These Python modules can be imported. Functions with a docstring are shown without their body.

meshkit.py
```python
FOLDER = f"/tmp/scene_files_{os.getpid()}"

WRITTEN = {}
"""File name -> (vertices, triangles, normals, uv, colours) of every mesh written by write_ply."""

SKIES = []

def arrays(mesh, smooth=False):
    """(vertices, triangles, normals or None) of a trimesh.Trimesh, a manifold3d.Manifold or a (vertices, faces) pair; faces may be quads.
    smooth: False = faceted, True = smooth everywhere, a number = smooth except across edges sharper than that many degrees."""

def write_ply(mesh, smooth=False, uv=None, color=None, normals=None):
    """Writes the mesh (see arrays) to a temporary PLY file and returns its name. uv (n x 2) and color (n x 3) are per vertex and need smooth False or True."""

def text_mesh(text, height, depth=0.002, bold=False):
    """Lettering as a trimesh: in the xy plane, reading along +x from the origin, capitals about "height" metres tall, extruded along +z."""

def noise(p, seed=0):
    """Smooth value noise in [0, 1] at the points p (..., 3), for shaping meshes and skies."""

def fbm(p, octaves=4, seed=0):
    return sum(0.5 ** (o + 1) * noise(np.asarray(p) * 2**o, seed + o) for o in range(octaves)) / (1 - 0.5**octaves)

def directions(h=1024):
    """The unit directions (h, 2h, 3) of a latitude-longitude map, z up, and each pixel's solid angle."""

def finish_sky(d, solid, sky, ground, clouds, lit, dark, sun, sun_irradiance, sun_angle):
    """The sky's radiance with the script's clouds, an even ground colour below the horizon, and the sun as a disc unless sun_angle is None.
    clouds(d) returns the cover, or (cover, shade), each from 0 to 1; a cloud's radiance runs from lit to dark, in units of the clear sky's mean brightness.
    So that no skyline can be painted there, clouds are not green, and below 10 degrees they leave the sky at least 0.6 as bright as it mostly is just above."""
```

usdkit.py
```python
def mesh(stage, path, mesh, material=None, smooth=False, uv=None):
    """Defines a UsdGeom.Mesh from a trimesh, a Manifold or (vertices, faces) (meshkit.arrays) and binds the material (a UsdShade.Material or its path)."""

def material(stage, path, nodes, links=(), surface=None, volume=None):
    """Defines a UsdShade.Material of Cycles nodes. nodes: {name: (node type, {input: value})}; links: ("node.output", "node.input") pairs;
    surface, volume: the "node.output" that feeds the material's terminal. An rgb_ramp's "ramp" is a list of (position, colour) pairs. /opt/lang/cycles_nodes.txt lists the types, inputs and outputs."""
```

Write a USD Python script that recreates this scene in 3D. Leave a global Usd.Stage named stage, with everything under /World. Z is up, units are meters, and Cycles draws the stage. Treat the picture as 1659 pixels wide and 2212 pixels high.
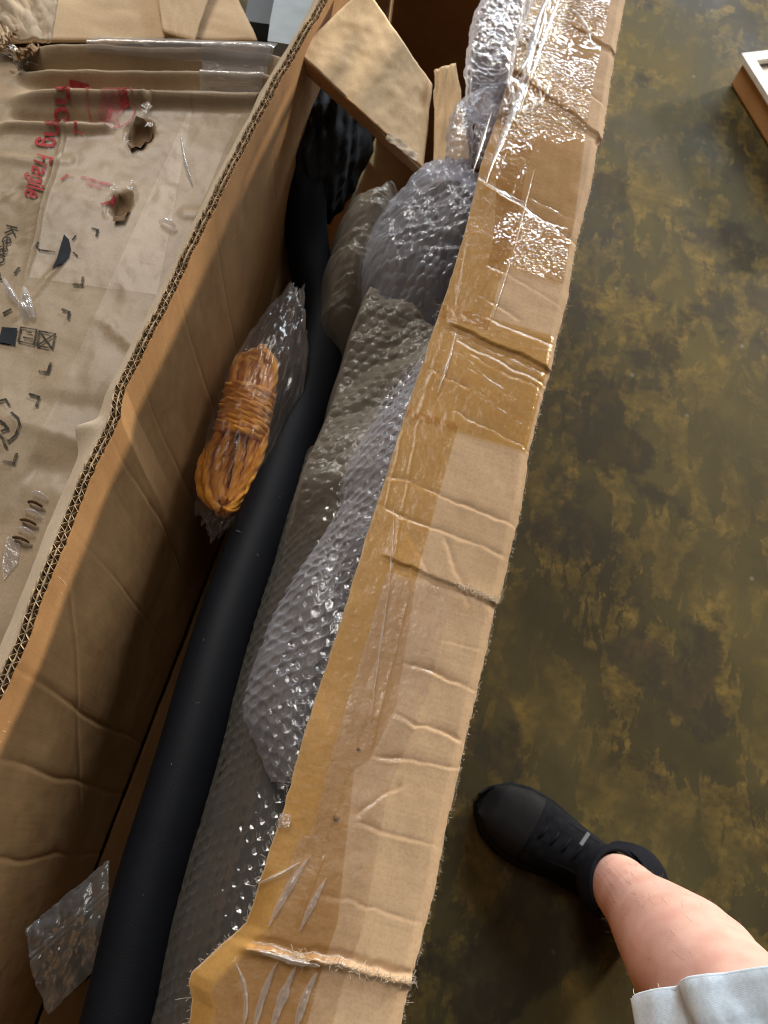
import math, random
import numpy as np, trimesh, usdkit, meshkit
from pxr import Usd, UsdGeom, UsdLux, UsdShade, Gf, Sdf, Vt
random.seed(5); RNG = np.random.default_rng(5)
stage = Usd.Stage.CreateInMemory()
UsdGeom.SetStageUpAxis(stage, 'Z')
stage.DefinePrim('/World', 'Xform'); stage.DefinePrim('/World/Looks', 'Scope')

# ------------------------------------------------------------------ camera
FPX, CX, CY = 1664., 829.5, 1106.            # lens in units of a 1659 x 2212 frame
CAM = np.array([0, 0, 1.15])
_Y = np.array([1096, 3706, -FPX]); _Y /= np.linalg.norm(_Y)      # long side of the carton, seen from the camera
_D = np.array([-203., -687, -FPX]); _D -= _Y * (_D @ _Y); _D /= np.linalg.norm(_D)
_Z = -_D; _X = np.cross(_Y, _Z)
ROT = np.stack([_X, _Y, _Z])
cam = UsdGeom.Camera.Define(stage, '/World/camera')
m4 = np.eye(4); m4[:3, :3] = ROT.T; m4[3, :3] = CAM
cam.AddTransformOp().Set(Gf.Matrix4d(*m4.ravel().tolist()))
FOC = 6.86
cam.CreateFocalLengthAttr(FOC); cam.CreateHorizontalApertureAttr(FOC * 1659 / FPX); cam.CreateVerticalApertureAttr(FOC * 2212 / FPX)
cam.CreateFStopAttr(3.0); cam.CreateFocusDistanceAttr(0.58); cam.CreateClippingRangeAttr(Gf.Vec2f(0.02, 100))
cam.CreateExposureAttr(0.22)

# ------------------------------------------------------------------ lamps of the hall, with an added overhead fill
def rect_light(name, pos, target, w, h, power, color):
    l = UsdLux.RectLight.Define(stage, '/World/' + name)
    l.CreateWidthAttr(w); l.CreateHeightAttr(h); l.CreateIntensityAttr(power); l.CreateColorAttr(Gf.Vec3f(*color))
    p, t = np.array(pos, float), np.array(target, float)
    z = p - t; z /= np.linalg.norm(z); x = np.cross([0, 0, 1.], z)
    x = x / np.linalg.norm(x) if np.linalg.norm(x) > 1e-6 else np.array([1., 0, 0]); y = np.cross(z, x)
    M = np.eye(4); M[0, :3], M[1, :3], M[2, :3], M[3, :3] = x, y, z, p
    l.AddTransformOp().Set(Gf.Matrix4d(*M.ravel().tolist()))
rect_light('far_window_light', (1.2, 6.0, 2.5), (0, .5, .5), 3.6, 1.1, 30.0, (.80, .91, 1.0))
rect_light('side_lamp', (3.0, 4.2, 1.17), (-.2, .2, .6), .5, .20, 900.0, (1.0, .86, .66))
rect_light('ceiling_light', (-2.0, 3.0, 4.6), (0.0, 0.2, .3), 1.5, 2.3, 18.5, (1.0, .95, .88))
rect_light('overhead_fill', (0.25, 1.0, 5.0), (0.1, 0.4, 0), 2.0, 2.0, 1.5, (1.0, .93, .84))  # added fill, brightens the rope deep in the carton

# ------------------------------------------------------------------ helpers
def ray(px, py): return ROT @ np.array([px - CX, CY - py, -FPX])
def P(px, py, z):
    """The point at height z that stands at this place of the photograph."""
    d = ray(px, py); return CAM + d * ((z - CAM[2]) / d[2])
def PX(px, py, x):
    d = ray(px, py); return CAM + d * (x / d[0])
USED = {}
def free(parent, name):
    k = (parent, name); USED[k] = USED.get(k, -1) + 1
    return f'{parent}/{name}' if USED[k] == 0 else f'{parent}/{name}_{USED[k]:03d}'
def props(prim, label=None, cat=None, group=None, kind=None):
    for k, v in (('label', label), ('category', cat), ('group', group), ('kind', kind)):
        if v: prim.SetCustomDataByKey(k, v)
    return prim
def thing(name, label, cat, group=None):
    x = UsdGeom.Xform.Define(stage, free('/World', name)); return props(x.GetPrim(), label, cat, group)
def obj(name, mesh, mat, parent=None, smooth=True, **kw):
    path = free(str(parent.GetPath()) if parent else '/World', name)
    return props(usdkit.mesh(stage, path, mesh, M[mat], smooth=smooth).GetPrim(), **kw)
def fbm(p, o=4, seed=0): return meshkit.fbm(p, o, seed)
def n2(x, y, s, o=3, seed=0):
    x, y = np.broadcast_arrays(np.asarray(x, float), np.asarray(y, float))
    return fbm(np.stack([x * s, y * s, np.full_like(x, seed * 3.7)], -1), o, seed) - .5
def sstep(a, b, x): t = np.clip((x - a) / (b - a), 0, 1); return t * t * (3 - 2 * t)
def grid_faces(nu, nv):
    i, j = np.meshgrid(np.arange(nu - 1), np.arange(nv - 1), indexing='ij'); a = i * nv + j
    return np.stack([a, a + nv, a + nv + 1, a + 1], -1).reshape(-1, 4)
def normals(V):
    du, dv = np.gradient(V, axis=0), np.gradient(V, axis=1)
    n = np.cross(du, dv); return n / (np.linalg.norm(n, axis=-1, keepdims=True) + 1e-12)
def sheet(V): return V.reshape(-1, 3), grid_faces(*V.shape[:2])
def slab(V, t):
    """A closed sheet of thickness t; V is its upper face, the thickness goes against the normals."""
    nu, nv = V.shape[:2]; W = V - normals(V) * t; k = nu * nv
    f = grid_faces(nu, nv); F = [f, f[:, ::-1] + k]
    r = np.concatenate([np.arange(nv), np.arange(1, nu) * nv + nv - 1, (nu - 1) * nv + np.arange(nv - 2, -1, -1), np.arange(nu - 2, 0, -1) * nv])
    s = np.roll(r, -1); F.append(np.stack([s, r, r + k, s + k], -1)[:, ::-1])
    return np.vstack([V.reshape(-1, 3), W.reshape(-1, 3)]), np.vstack(F)
def join(ms):
    v, f, n = [], [], 0
    for a, b in ms:
        b = np.asarray(b)
        if b.shape[1] == 4: b = np.vstack([b[:, :3], b[:, [0, 2, 3]]])
        v.append(a); f.append(b + n); n += len(a)
    return np.vstack(v), np.vstack(f)
def frames(p):
    t = np.gradient(p, axis=0); t /= np.linalg.norm(t, axis=1, keepdims=True) + 1e-12
    a = np.zeros_like(t); r = np.array([0, 0, 1.]) if abs(t[0, 2]) < .9 else np.array([1., 0, 0])
    for i in range(len(t)):
        r = r - t[i] * (r @ t[i]); r /= np.linalg.norm(r); a[i] = r
    return t, a, np.cross(t, a)
def tube(p, rad, sides=16, cap=True, ell=1.0):
    p = np.asarray(p, float); t, a, b = frames(p); g = np.linspace(0, 2 * np.pi, sides, endpoint=False)
    rad = np.broadcast_to(rad, (len(p),)); 
    V = p[:, None] + rad[:, None, None] * (np.cos(g)[None, :, None] * a[:, None] * ell + np.sin(g)[None, :, None] * b[:, None])
    n = len(p); i, j = np.meshgrid(np.arange(n - 1), np.arange(sides), indexing='ij')
    F = np.stack([i * sides + j, i * sides + (j + 1) % sides, (i + 1) * sides + (j + 1) % sides, (i + 1) * sides + j], -1).reshape(-1, 4)
    v = V.reshape(-1, 3); F = np.vstack([F[:, :3], F[:, [0, 2, 3]]])
    if cap:
        v = np.vstack([v, p[:1], p[-1:]]); k = n * sides; jj = np.arange(sides)
        F = np.vstack([F, np.stack([np.full(sides, k), (jj + 1) % sides, jj], -1), np.stack([np.full(sides, k + 1), (n - 1) * sides + jj, (n - 1) * sides + (jj + 1) % sides], -1)])
    return v, F
def curve(pts, n=60):
    from scipy.interpolate import CubicSpline
    pts = np.asarray(pts, float); d = np.r_[0, np.cumsum(np.linalg.norm(np.diff(pts, axis=0), axis=1))]
    return CubicSpline(d, pts)(np.linspace(0, d[-1], n))
def bubbles(u, v, R=.0043, pitch=.0113, H=.0024):
    wu, wv = np.broadcast_arrays(u, v); u = wu + .011 * n2(wu, wv, 26, 3, 301); v = wv + .011 * n2(wu, wv, 26, 3, 302)
    """Height of a sheet of air cells laid in hexagonal rows; u, v in metres."""
    ry = pitch * .866; best = np.full(np.broadcast(u, v).shape, 9.); tall = np.zeros(best.shape)
    j0 = np.round(v / ry)
    for dj in (-1, 0, 1):
        j = j0 + dj; off = (j % 2) * .5 * pitch
        i = np.round((u - off) / pitch); d = np.hypot(u - i * pitch - off, v - j * ry); hsh = np.abs(np.sin(i * 12.9898 + j * 78.233) * 43758.5453) % 1; near = d < best; best = np.where(near, d, best); tall = np.where(near, hsh, tall)
    q = np.clip(best / R, 0, 1); return H * np.where(tall < .18, .25, .55 + .6 * tall) * (1 - q ** 6) ** .5
def hexcell(u, v, pitch=.0108):
    ry = pitch * .866; j = np.round(v / ry); i = np.round((u - (j % 2) * .5 * pitch) / pitch); return i, j
def on_surface(S, amount): return S + normals(S) * amount[..., None]

# ------------------------------------------------------------------ materials
M = {}
def mat(name, nodes, links=(), surface='p.BSDF'):
    M[name] = usdkit.material(stage, '/World/Looks/' + name, nodes, links, surface=surface); return M[name]
def card(name, base, dark, coat=0., rough=.85, flute=(1, 0, 0), flute_scale=900., flute_amt=.05, spot=.5):
    """Kraft paper: fibre flecks, faint stripes of the flutes beneath, stains."""
    mat(name, {
        'g': ('geometry', {}),
        'n1': ('noise_texture', {'scale': 9., 'detail': 5., 'roughness': .6}),
        'n2': ('noise_texture', {'scale': 420., 'detail': 3., 'roughness': .7}),
        'r1': ('rgb_ramp', {'ramp': [(.32, dark), (.62, base)]}),
        'r2': ('rgb_ramp', {'ramp': [(.30, (.74, .70, .66)), (.55, (1, 1, 1)), (.8, (1.1, 1.1, 1.1))]}),
        'mx': ('mix', {'mix_type': 'multiply', 'fac': spot}),
        'map': ('mapping', {'scale': flute}),
        'w': ('wave_texture', {'scale': flute_scale / 20., 'distortion': .6, 'detail': 1.}) if False else ('noise_texture', {'scale': flute_scale, 'detail': 1.}),
        'add': ('math', {'math_type': 'multiply_add', 'value2': .35}),
        'b': ('bump', {'strength': .2, 'distance': .0006}),
        'p': ('principled_bsdf', {'roughness': rough, 'specular_ior_level': .25, 'coat_weight': coat, 'coat_roughness': .18, 'diffuse_roughness': .6}),
    }, [('g.position', 'n1.vector'), ('g.position', 'n2.vector'), ('n1.fac', 'r1.fac'), ('n2.fac', 'r2.fac'), ('r1.color', 'mx.color1'), ('r2.color', 'mx.color2'),
        ('g.position', 'map.vector'), ('map.vector', 'w.vector'), ('n2.fac', 'add.value1'), ('w.fac', 'add.value3'), ('add.value', 'b.height'),
        ('b.normal', 'p.normal'), ('mx.color', 'p.base_color')])
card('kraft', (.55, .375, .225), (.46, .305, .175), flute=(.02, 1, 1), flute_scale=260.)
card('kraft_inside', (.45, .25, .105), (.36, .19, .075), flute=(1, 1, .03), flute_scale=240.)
card('kraft_edge', (.60, .45, .29), (.42, .31, .19), spot=.8)
card('kraft_flute', (.62, .47, .31), (.48, .36, .23))
card('kraft_print', (.44, .325, .21), (.33, .24, .15), coat=.05, rough=.75)
card('kraft_far', (.64, .47, .29), (.56, .40, .24))
card('kraft_lit', (.80, .60, .37), (.77, .575, .35))  # brighter than other kraft: light on the end flap put into the colour
card('kraft_pale', (.62, .50, .37), (.52, .41, .29))
card('kraft_torn', (.24, .15, .08), (.15, .09, .045), spot=.8)
mat('white_paper', {'g': ('geometry', {}), 'n': ('noise_texture', {'scale': 60., 'detail': 4.}), 'r': ('rgb_ramp', {'ramp': [(.3, (.60, .57, .52)), (.7, (.74, .72, .68))]}),
    'p': ('principled_bsdf', {'roughness': .7})}, [('g.position', 'n.vector'), ('n.fac', 'r.fac'), ('r.color', 'p.base_color')])
def ink(name, col, wear):
    mat(name, {'g': ('geometry', {}), 'n': ('noise_texture', {'scale': 130., 'detail': 4., 'roughness': .7}), 'r': ('rgb_ramp', {'ramp': [(wear - .1, (.25, .25, .25)), (wear + .14, (1, 1, 1))]}),
        'p': ('principled_bsdf', {'base_color': col, 'roughness': .8, 'specular_ior_level': .08}), 't': ('transparent_bsdf', {'color': (1, 1, 1)}), 'm': ('mix_closure', {})},
        [('g.position', 'n.vector'), ('n.fac', 'r.fac'), ('r.color', 'm.fac'), ('t.BSDF', 'm.closure1'), ('p.BSDF', 'm.closure2')], surface='m.closure')
ink('red_ink', (.40, .05, .055), .47); ink('red_ink_faded', (.45, .10, .12), .58); ink('black_ink', (.022, .024, .028), .26); ink('black_ink_faded', (.045, .038, .028), .40)
def film(name, tint, rough=.08, scales=0., scale_size=220., haze=.0, haze_col=(.8, .8, .85), bump=.4, noise=60., edge=.0, gloss=1.0, noise_amt=1.):
    """Clear plastic film: lets the light through with a tint, mirrors by its fresnel, a little milky."""
    nodes = {'g': ('geometry', {}), 'n': ('noise_texture', {'scale': noise, 'detail': 5., 'roughness': .6}),
        'vo': ('voronoi_texture', {'scale': scale_size}), 'ma': ('noise_texture', {'scale': 14., 'detail': 3.}), 'mr': ('rgb_ramp', {'ramp': [(.47, (0, 0, 0)), (.66, (1, 1, 1))]}),
        'sm': ('math', {'math_type': 'multiply'}), 'ss': ('math', {'math_type': 'multiply', 'value2': scales}), 'na': ('math', {'math_type': 'multiply', 'value2': noise_amt}), 'ad': ('math', {'math_type': 'add'}),
        'b': ('bump', {'strength': bump, 'distance': .002}),
        't': ('transparent_bsdf', {'color': tint}), 'd': ('diffuse_bsdf', {'color': haze_col}), 'tr': ('translucent_bsdf', {'color': haze_col}), 'dt': ('mix_closure', {'fac': .45}),
        'lw': ('layer_weight', {'blend': .35}), 'pw': ('math', {'math_type': 'power', 'value2': 1.7}), 'hz': ('math', {'math_type': 'multiply_add', 'value2': edge, 'value3': haze, 'use_clamp': True}),
        'mh': ('mix_closure', {}), 'fr': ('layer_weight', {'blend': .5}), 'fp': ('math', {'math_type': 'power', 'value2': 4.}), 'fg': ('math', {'math_type': 'multiply_add', 'value2': .7, 'value3': .045 * gloss, 'use_clamp': True}), 's': ('glossy_bsdf', {'color': (1, 1, 1), 'roughness': rough}), 'm': ('mix_closure', {})}
    mat(name, nodes, [('g.position', 'n.vector'), ('g.position', 'vo.vector'), ('g.position', 'ma.vector'), ('ma.fac', 'mr.fac'), ('mr.color', 'sm.value1'), ('vo.distance', 'sm.value2'), ('sm.value', 'ss.value1'),
        ('ss.value', 'ad.value1'), ('n.fac', 'na.value1'), ('na.value', 'ad.value2'), ('ad.value', 'b.height'), ('b.normal', 's.normal'), ('b.normal', 'fr.normal'), ('d.BSDF', 'dt.closure1'), ('tr.BSDF', 'dt.closure2'),
        ('lw.facing', 'pw.value1'), ('pw.value', 'hz.value1'), ('hz.value', 'mh.fac'), ('t.BSDF', 'mh.closure1'), ('dt.closure', 'mh.closure2'), ('fr.facing', 'fp.value1'), ('fp.value', 'fg.value1'), ('fg.value', 'm.fac'), ('mh.closure', 'm.closure1'), ('s.BSDF', 'm.closure2')], surface='m.closure')
film('brown_tape', (.89, .79, .55), rough=.24, bump=.5, noise=150., haze=.02, haze_col=(.6, .47, .25), gloss=.55)
film('clear_tape', (.95, .93, .90), rough=.34, bump=.3, noise=60., haze=.02, haze_col=(.5, .42, .33), gloss=.22)
film('white_wrinkle', (.9, .88, .86), rough=.2, bump=.6, noise=120., haze=.30, haze_col=(.74, .69, .67), gloss=2.)
film('wrinkled_tape', (.92, .85, .72), rough=.14, scales=2.6, scale_size=210., bump=1.1, noise=120., gloss=1.3, noise_amt=.12, haze=.04, haze_col=(.7, .62, .5))
film('grey_tape', (.93, .89, .83), rough=.3, bump=.7, noise=90., haze=.06, haze_col=(.6, .57, .52))
film('shiny_tape', (.92, .9, .86), rough=.07, bump=1., noise=55., haze=.40, haze_col=(.75, .75, .78), gloss=2.)
film('bubble_film', (.93, .93, .95), rough=.07, bump=.6, noise=170., haze=.11, edge=.95, haze_col=(.80, .82, .92), gloss=2.4)
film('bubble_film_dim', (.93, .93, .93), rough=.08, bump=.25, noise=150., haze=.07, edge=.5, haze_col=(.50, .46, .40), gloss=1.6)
film('crumpled_film', (.92, .92, .94), rough=.13, bump=.8, noise=90., haze=.40, edge=.5, haze_col=(.58, .59, .67), gloss=1.5)
film('soft_film', (.92, .90, .88), rough=.25, bump=.8, noise=70., haze=.40, edge=.45, haze_col=(.40, .35, .28), gloss=.5)  # darker and browner than crumpled_film; below the bulge this paints in shade
film('bag_film', (.95, .94, .93), rough=.15, bump=.6, noise=80., haze=.10, edge=.4, haze_col=(.62, .56, .52), gloss=1.)
film('zip_film', (.93, .93, .93), rough=.10, bump=.5, noise=50., haze=.28, edge=.5, haze_col=(.86, .86, .84), gloss=3.)
def plain(name, col, rough, dark=None, scale=30., bump=0., bscale=200., **kw):
    dark = dark or tuple(c * .8 for c in col)
    mat(name, {'g': ('geometry', {}), 'n': ('noise_texture', {'scale': scale, 'detail': 4.}), 'r': ('rgb_ramp', {'ramp': [(.35, dark), (.65, col)]}), 'n2': ('noise_texture', {'scale': bscale, 'detail': 2.}),
        'b': ('bump', {'strength': bump, 'distance': .001}), 'p': ('principled_bsdf', {'roughness': rough, **kw})},
        [('g.position', 'n.vector'), ('g.position', 'n2.vector'), ('n.fac', 'r.fac'), ('r.color', 'p.base_color'), ('n2.fac', 'b.height'), ('b.normal', 'p.normal')])
plain('black_tube', (.005, .006, .009), .6, bump=.25, bscale=900., specular_ior_level=.16)
plain('black_cloth', (.008, .008, .009), .9, bump=.6, bscale=500.)
plain('dark_post', (.045, .040, .036), .6)
plain('brown_core', (.07, .058, .045), .8)
plain('rope', (.95, .44, .05), .75, dark=(.80, .30, .03), scale=120., bump=.6, bscale=700., sheen_weight=.3)
plain('skin', (.59, .365, .30), .6, dark=(.52, .29, .235), scale=30., bump=.25, bscale=700., subsurface_weight=.2, subsurface_scale=.006)
plain('shorts_cloth', (.56, .65, .74), .95, dark=(.47, .56, .65), scale=330., bump=.45, bscale=1500., specular_ior_level=.1, sheen_weight=.3)
plain('shoe_knit', (.010, .011, .014), .85, dark=(.006, .006, .008), scale=90., bump=.8, bscale=900., specular_ior_level=.08)
plain('shoe_rubber', (.0105, .0105, .0115), .7, specular_ior_level=.12, scale=40.)
plain('sock', (.009, .010, .015), .9, bump=.8, bscale=1200., specular_ior_level=.08)
plain('grey_tab', (.22, .23, .25), .5)
plain('dark_plastic', (.045, .055, .07), .5); plain('pale_wrap', (.27, .30, .32), .45, bump=.3, bscale=30.)
plain('fibre', (.62, .52, .40), .9)
mat('concrete', {'g': ('geometry', {}),
    'n1': ('noise_texture', {'scale': 3.2, 'detail': 5., 'roughness': .55}), 'r1': ('rgb_ramp', {'ramp': [(.3, (.030, .024, .014)), (.5, (.058, .047, .022)), (.7, (.088, .070, .031))]}),
    'mp': ('mapping', {'scale': (1.35, .62, 1.)}), 'n2': ('noise_texture', {'scale': 15., 'detail': 10., 'roughness': .68, 'distortion': .35}), 'r2': ('rgb_ramp', {'ramp': [(.485, (0, 0, 0)), (.51, (1, 1, 1))]}),
    'n3': ('noise_texture', {'scale': 4.2, 'detail': 4., 'roughness': .6}), 'r3': ('rgb_ramp', {'ramp': [(.36, (.08, .08, .08)), (.62, (.75, .75, .75))]}),
    'nf': ('noise_texture', {'scale': 75., 'detail': 6., 'roughness': .7}), 'rf': ('rgb_ramp', {'ramp': [(.40, (.35, .35, .35)), (.55, (1, 1, 1))]}), 'mk2': ('math', {'math_type': 'multiply'}), 'mk': ('math', {'math_type': 'multiply'}), 'och': ('noise_texture', {'scale': 26., 'detail': 3.}), 'ro': ('rgb_ramp', {'ramp': [(.3, (.085, .060, .020)), (.5, (.145, .100, .029)), (.72, (.26, .165, .042))]}),
    'mx': ('mix', {'mix_type': 'mix'}),
    'n4': ('noise_texture', {'scale': 4.2, 'detail': 8., 'roughness': .62}), 'r4': ('rgb_ramp', {'ramp': [(.52, (0, 0, 0)), (.57, (.82, .82, .82))]}), 'mx2': ('mix', {'mix_type': 'mix', 'color2': (.035, .029, .020)}),
    'sp': ('voronoi_texture', {'scale': 11.}), 'rs': ('rgb_ramp', {'ramp': [(.025, (.6, .6, .6)), (.06, (0, 0, 0))]}), 'mx3': ('mix', {'mix_type': 'mix', 'color2': (.17, .15, .12)}),
    'b': ('bump', {'strength': .5, 'distance': .002}), 'rr': ('rgb_ramp', {'ramp': [(.3, (.5, .5, .5)), (.7, (.8, .8, .8))]}),
    'p': ('principled_bsdf', {'specular_ior_level': .05})},
    [('g.position', x + '.vector') for x in ('n1', 'mp', 'nf', 'n3', 'och', 'n4', 'sp')] + [('mp.vector', 'n2.vector'), ('n1.fac', 'r1.fac'), ('n2.fac', 'r2.fac'), ('n3.fac', 'r3.fac'), ('r2.color', 'mk.value1'), ('r3.color', 'mk.value2'),
    ('och.fac', 'ro.fac'), ('r1.color', 'mx.color1'), ('ro.color', 'mx.color2'), ('nf.fac', 'rf.fac'), ('mk.value', 'mk2.value1'), ('rf.color', 'mk2.value2'), ('mk2.value', 'mx.fac'), ('mx.color', 'mx2.color1'), ('n4.fac', 'r4.fac'), ('r4.color', 'mx2.fac'),
    ('sp.distance', 'rs.fac'), ('rs.color', 'mx3.fac'), ('mx2.color', 'mx3.color1'), ('mx3.color', 'p.base_color'), ('n2.fac', 'b.height'), ('b.normal', 'p.normal'), ('n1.fac', 'rr.fac'), ('rr.color', 'p.roughness')])

# ------------------------------------------------------------------ floor
fl = trimesh.creation.box([9, 9, .05]); fl.apply_translation([0, .8, -.025])
obj('floor', fl, 'concrete', smooth=False, kind='structure')

# ------------------------------------------------------------------ the open carton
ZT = .60
carton = thing('open_carton', 'long open cardboard carton with torn corrugated edge, holding the black tube and bubble wrap', 'carton')
edge_px = [(700, 5), (688, 30), (600, 175), (509, 346), (429, 509), (345, 679), (262, 838), (253, 880), (251, 901), (204, 999), (167, 1090), (77, 1316), (36, 1422), (8, 1478)]
E_ = np.array([P(x, y, ZT) for x, y in edge_px])[::-1]
ey = np.r_[-.45, E_[:, 1], 1.2]; ex = np.r_[E_[0, 0], E_[:, 0], E_[-1, 0]]
def wall_x(y): return np.interp(y, ey, ex)
wcre = [(-.075, .0016, .006), (-.012, .0018, .006), (.048, .0020, .006), (.155, .0008, .004), (.235, .0012, .004), (.30, .0007, .004), (.39, .0010, .005), (.47, .0008, .005), (.62, .001, .005)]
def wall_face(y, z):
    d = np.zeros(np.broadcast(y, z).shape)
    for i, (c, a, w) in enumerate(wcre):
        q = y - c - .022 * n2(z, z * 0 + i, 5, 3, i); fade = sstep(.04, .12, z) * (1 - .75 * sstep(.4, .6, z))
        d += fade * a * .6 * (-1.2 * np.exp(-np.abs(q) / (w * .45)) + .3 * np.exp(-np.abs(q + .6 * w) / (w * .5)))
    for (y0, z0, y1, z1, a) in ((.12, .56, -.12, .14, .0009), (.33, .50, .16, .58, .0006), (.2, .3, .05, .2, .0008), (.08, .30, .0, .06, .0007)):   # diagonal wrinkles
        L = math.hypot(y1 - y0, z1 - z0); t = ((y - y0) * (y1 - y0) + (z - z0) * (z1 - z0)) / L ** 2
        q = ((y - y0) * (z1 - z0) - (z - z0) * (y1 - y0)) / L + .01 * n2(y, z, 14, 2, 9)
        d += a * np.exp(-(q / .003) ** 2) * .6 * sstep(-.05, .05, t) * (1 - sstep(.95, 1.05, t))
    return d + .004 * n2(y, z, 7, 3, 4) + .0012 * n2(y, z, 45, 2, 5)
ys = np.arange(-.42, 1.16, .0013); zs = np.r_[np.linspace(.11, .585, 110), np.linspace(.588, ZT, 5)]
yy, zz = np.meshgrid(ys, zs, indexing='ij')
xt = wall_x(yy); blend = sstep(.3, .6, zz)
def wall_surface(off, rag=0.):
    z2 = zz + rag * (n2(yy, yy * 0, 220, 2, 8) + n2(yy, yy * 0, 40, 2, 3)) * (zz > .595)
    return np.stack([(-.214) * (1 - blend) + xt * blend + .0035 + off + wall_face(yy, zz), yy, z2], -1)
WI = wall_surface(0, .004)
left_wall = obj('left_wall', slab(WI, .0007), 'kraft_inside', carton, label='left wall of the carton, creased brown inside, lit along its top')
top = slice(88, None)
WM = wall_surface(-.0042, .005)[:, top]; WO = wall_surface(-.0084, .006)[:, top]
obj('middle_liner', slab(WM, .0007), 'kraft_edge', left_wall); 
obj('outer_liner', slab(wall_surface(-.0084, .006)[:, 40:], .0008), 'kraft_edge', left_wall)
def medium(x0, seed):
    yq = np.arange(-.42, 1.16, .0006); ph = 2 * np.pi * yq / .0072 + 14 * n2(yq, yq * 0, 12, 3, seed)
    amp = .0018 * np.clip(1 + 1.3 * n2(yq, yq * 0, 45, 3, seed + 1), .25, 1.15); zz_ = np.linspace(.568, .5995, 5)
    tri = np.arcsin(np.sin(ph) * .96) / 1.3
    V = np.zeros((len(yq), 5, 3)); V[:, :, 1] = (yq + .0012 * n2(yq, yq * 0, 100, 2, seed + 4))[:, None]; V[:, :, 2] = zz_ + ((n2(yq, yq * 0, 300, 2, seed + 2) * .004)[:, None]) * (zz_ > .59)
    base = np.interp(V[:, :, 1], ys, WI[:, -1, 0]); V[:, :, 0] = base + x0 + (amp * tri)[:, None] + .0006 * n2(V[:, :, 1], V[:, :, 2], 150, 2, seed)
    return slab(V, .00045)
obj('flute_medium', medium(-.0022, 11), 'kraft_flute', left_wall); obj('flute_medium', medium(-.0064, 21), 'kraft_flute', left_wall)
# lower standing strip of the inner bottom flap
yb = np.arange(-.42, 1.1, .006); tb = np.linspace(0, 1, 24); YB, TB = np.meshgrid(yb, tb, indexing='ij')
BF = np.stack([-.205 + .06 * TB + .004 * n2(YB, TB, 12, 3, 31), YB, .112 - .085 * TB ** 1.2 + .004 * n2(YB, TB, 10, 3, 30)], -1)
obj('bottom_flap', slab(BF[:, ::-1], .003), 'kraft_inside', carton)
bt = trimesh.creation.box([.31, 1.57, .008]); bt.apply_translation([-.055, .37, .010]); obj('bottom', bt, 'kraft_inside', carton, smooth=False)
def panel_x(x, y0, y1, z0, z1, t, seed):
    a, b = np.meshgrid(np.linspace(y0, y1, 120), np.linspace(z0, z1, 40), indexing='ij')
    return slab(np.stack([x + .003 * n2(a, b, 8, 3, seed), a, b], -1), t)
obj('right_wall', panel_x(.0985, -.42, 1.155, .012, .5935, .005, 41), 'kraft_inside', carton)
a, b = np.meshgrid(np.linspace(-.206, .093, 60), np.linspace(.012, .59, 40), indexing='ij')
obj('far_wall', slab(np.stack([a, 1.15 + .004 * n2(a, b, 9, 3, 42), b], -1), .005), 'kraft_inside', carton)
obj('near_wall', slab(np.stack([a, -.415 + .004 * n2(a, b, 9, 3, 43), b], -1), .005), 'kraft_inside', carton)
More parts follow.
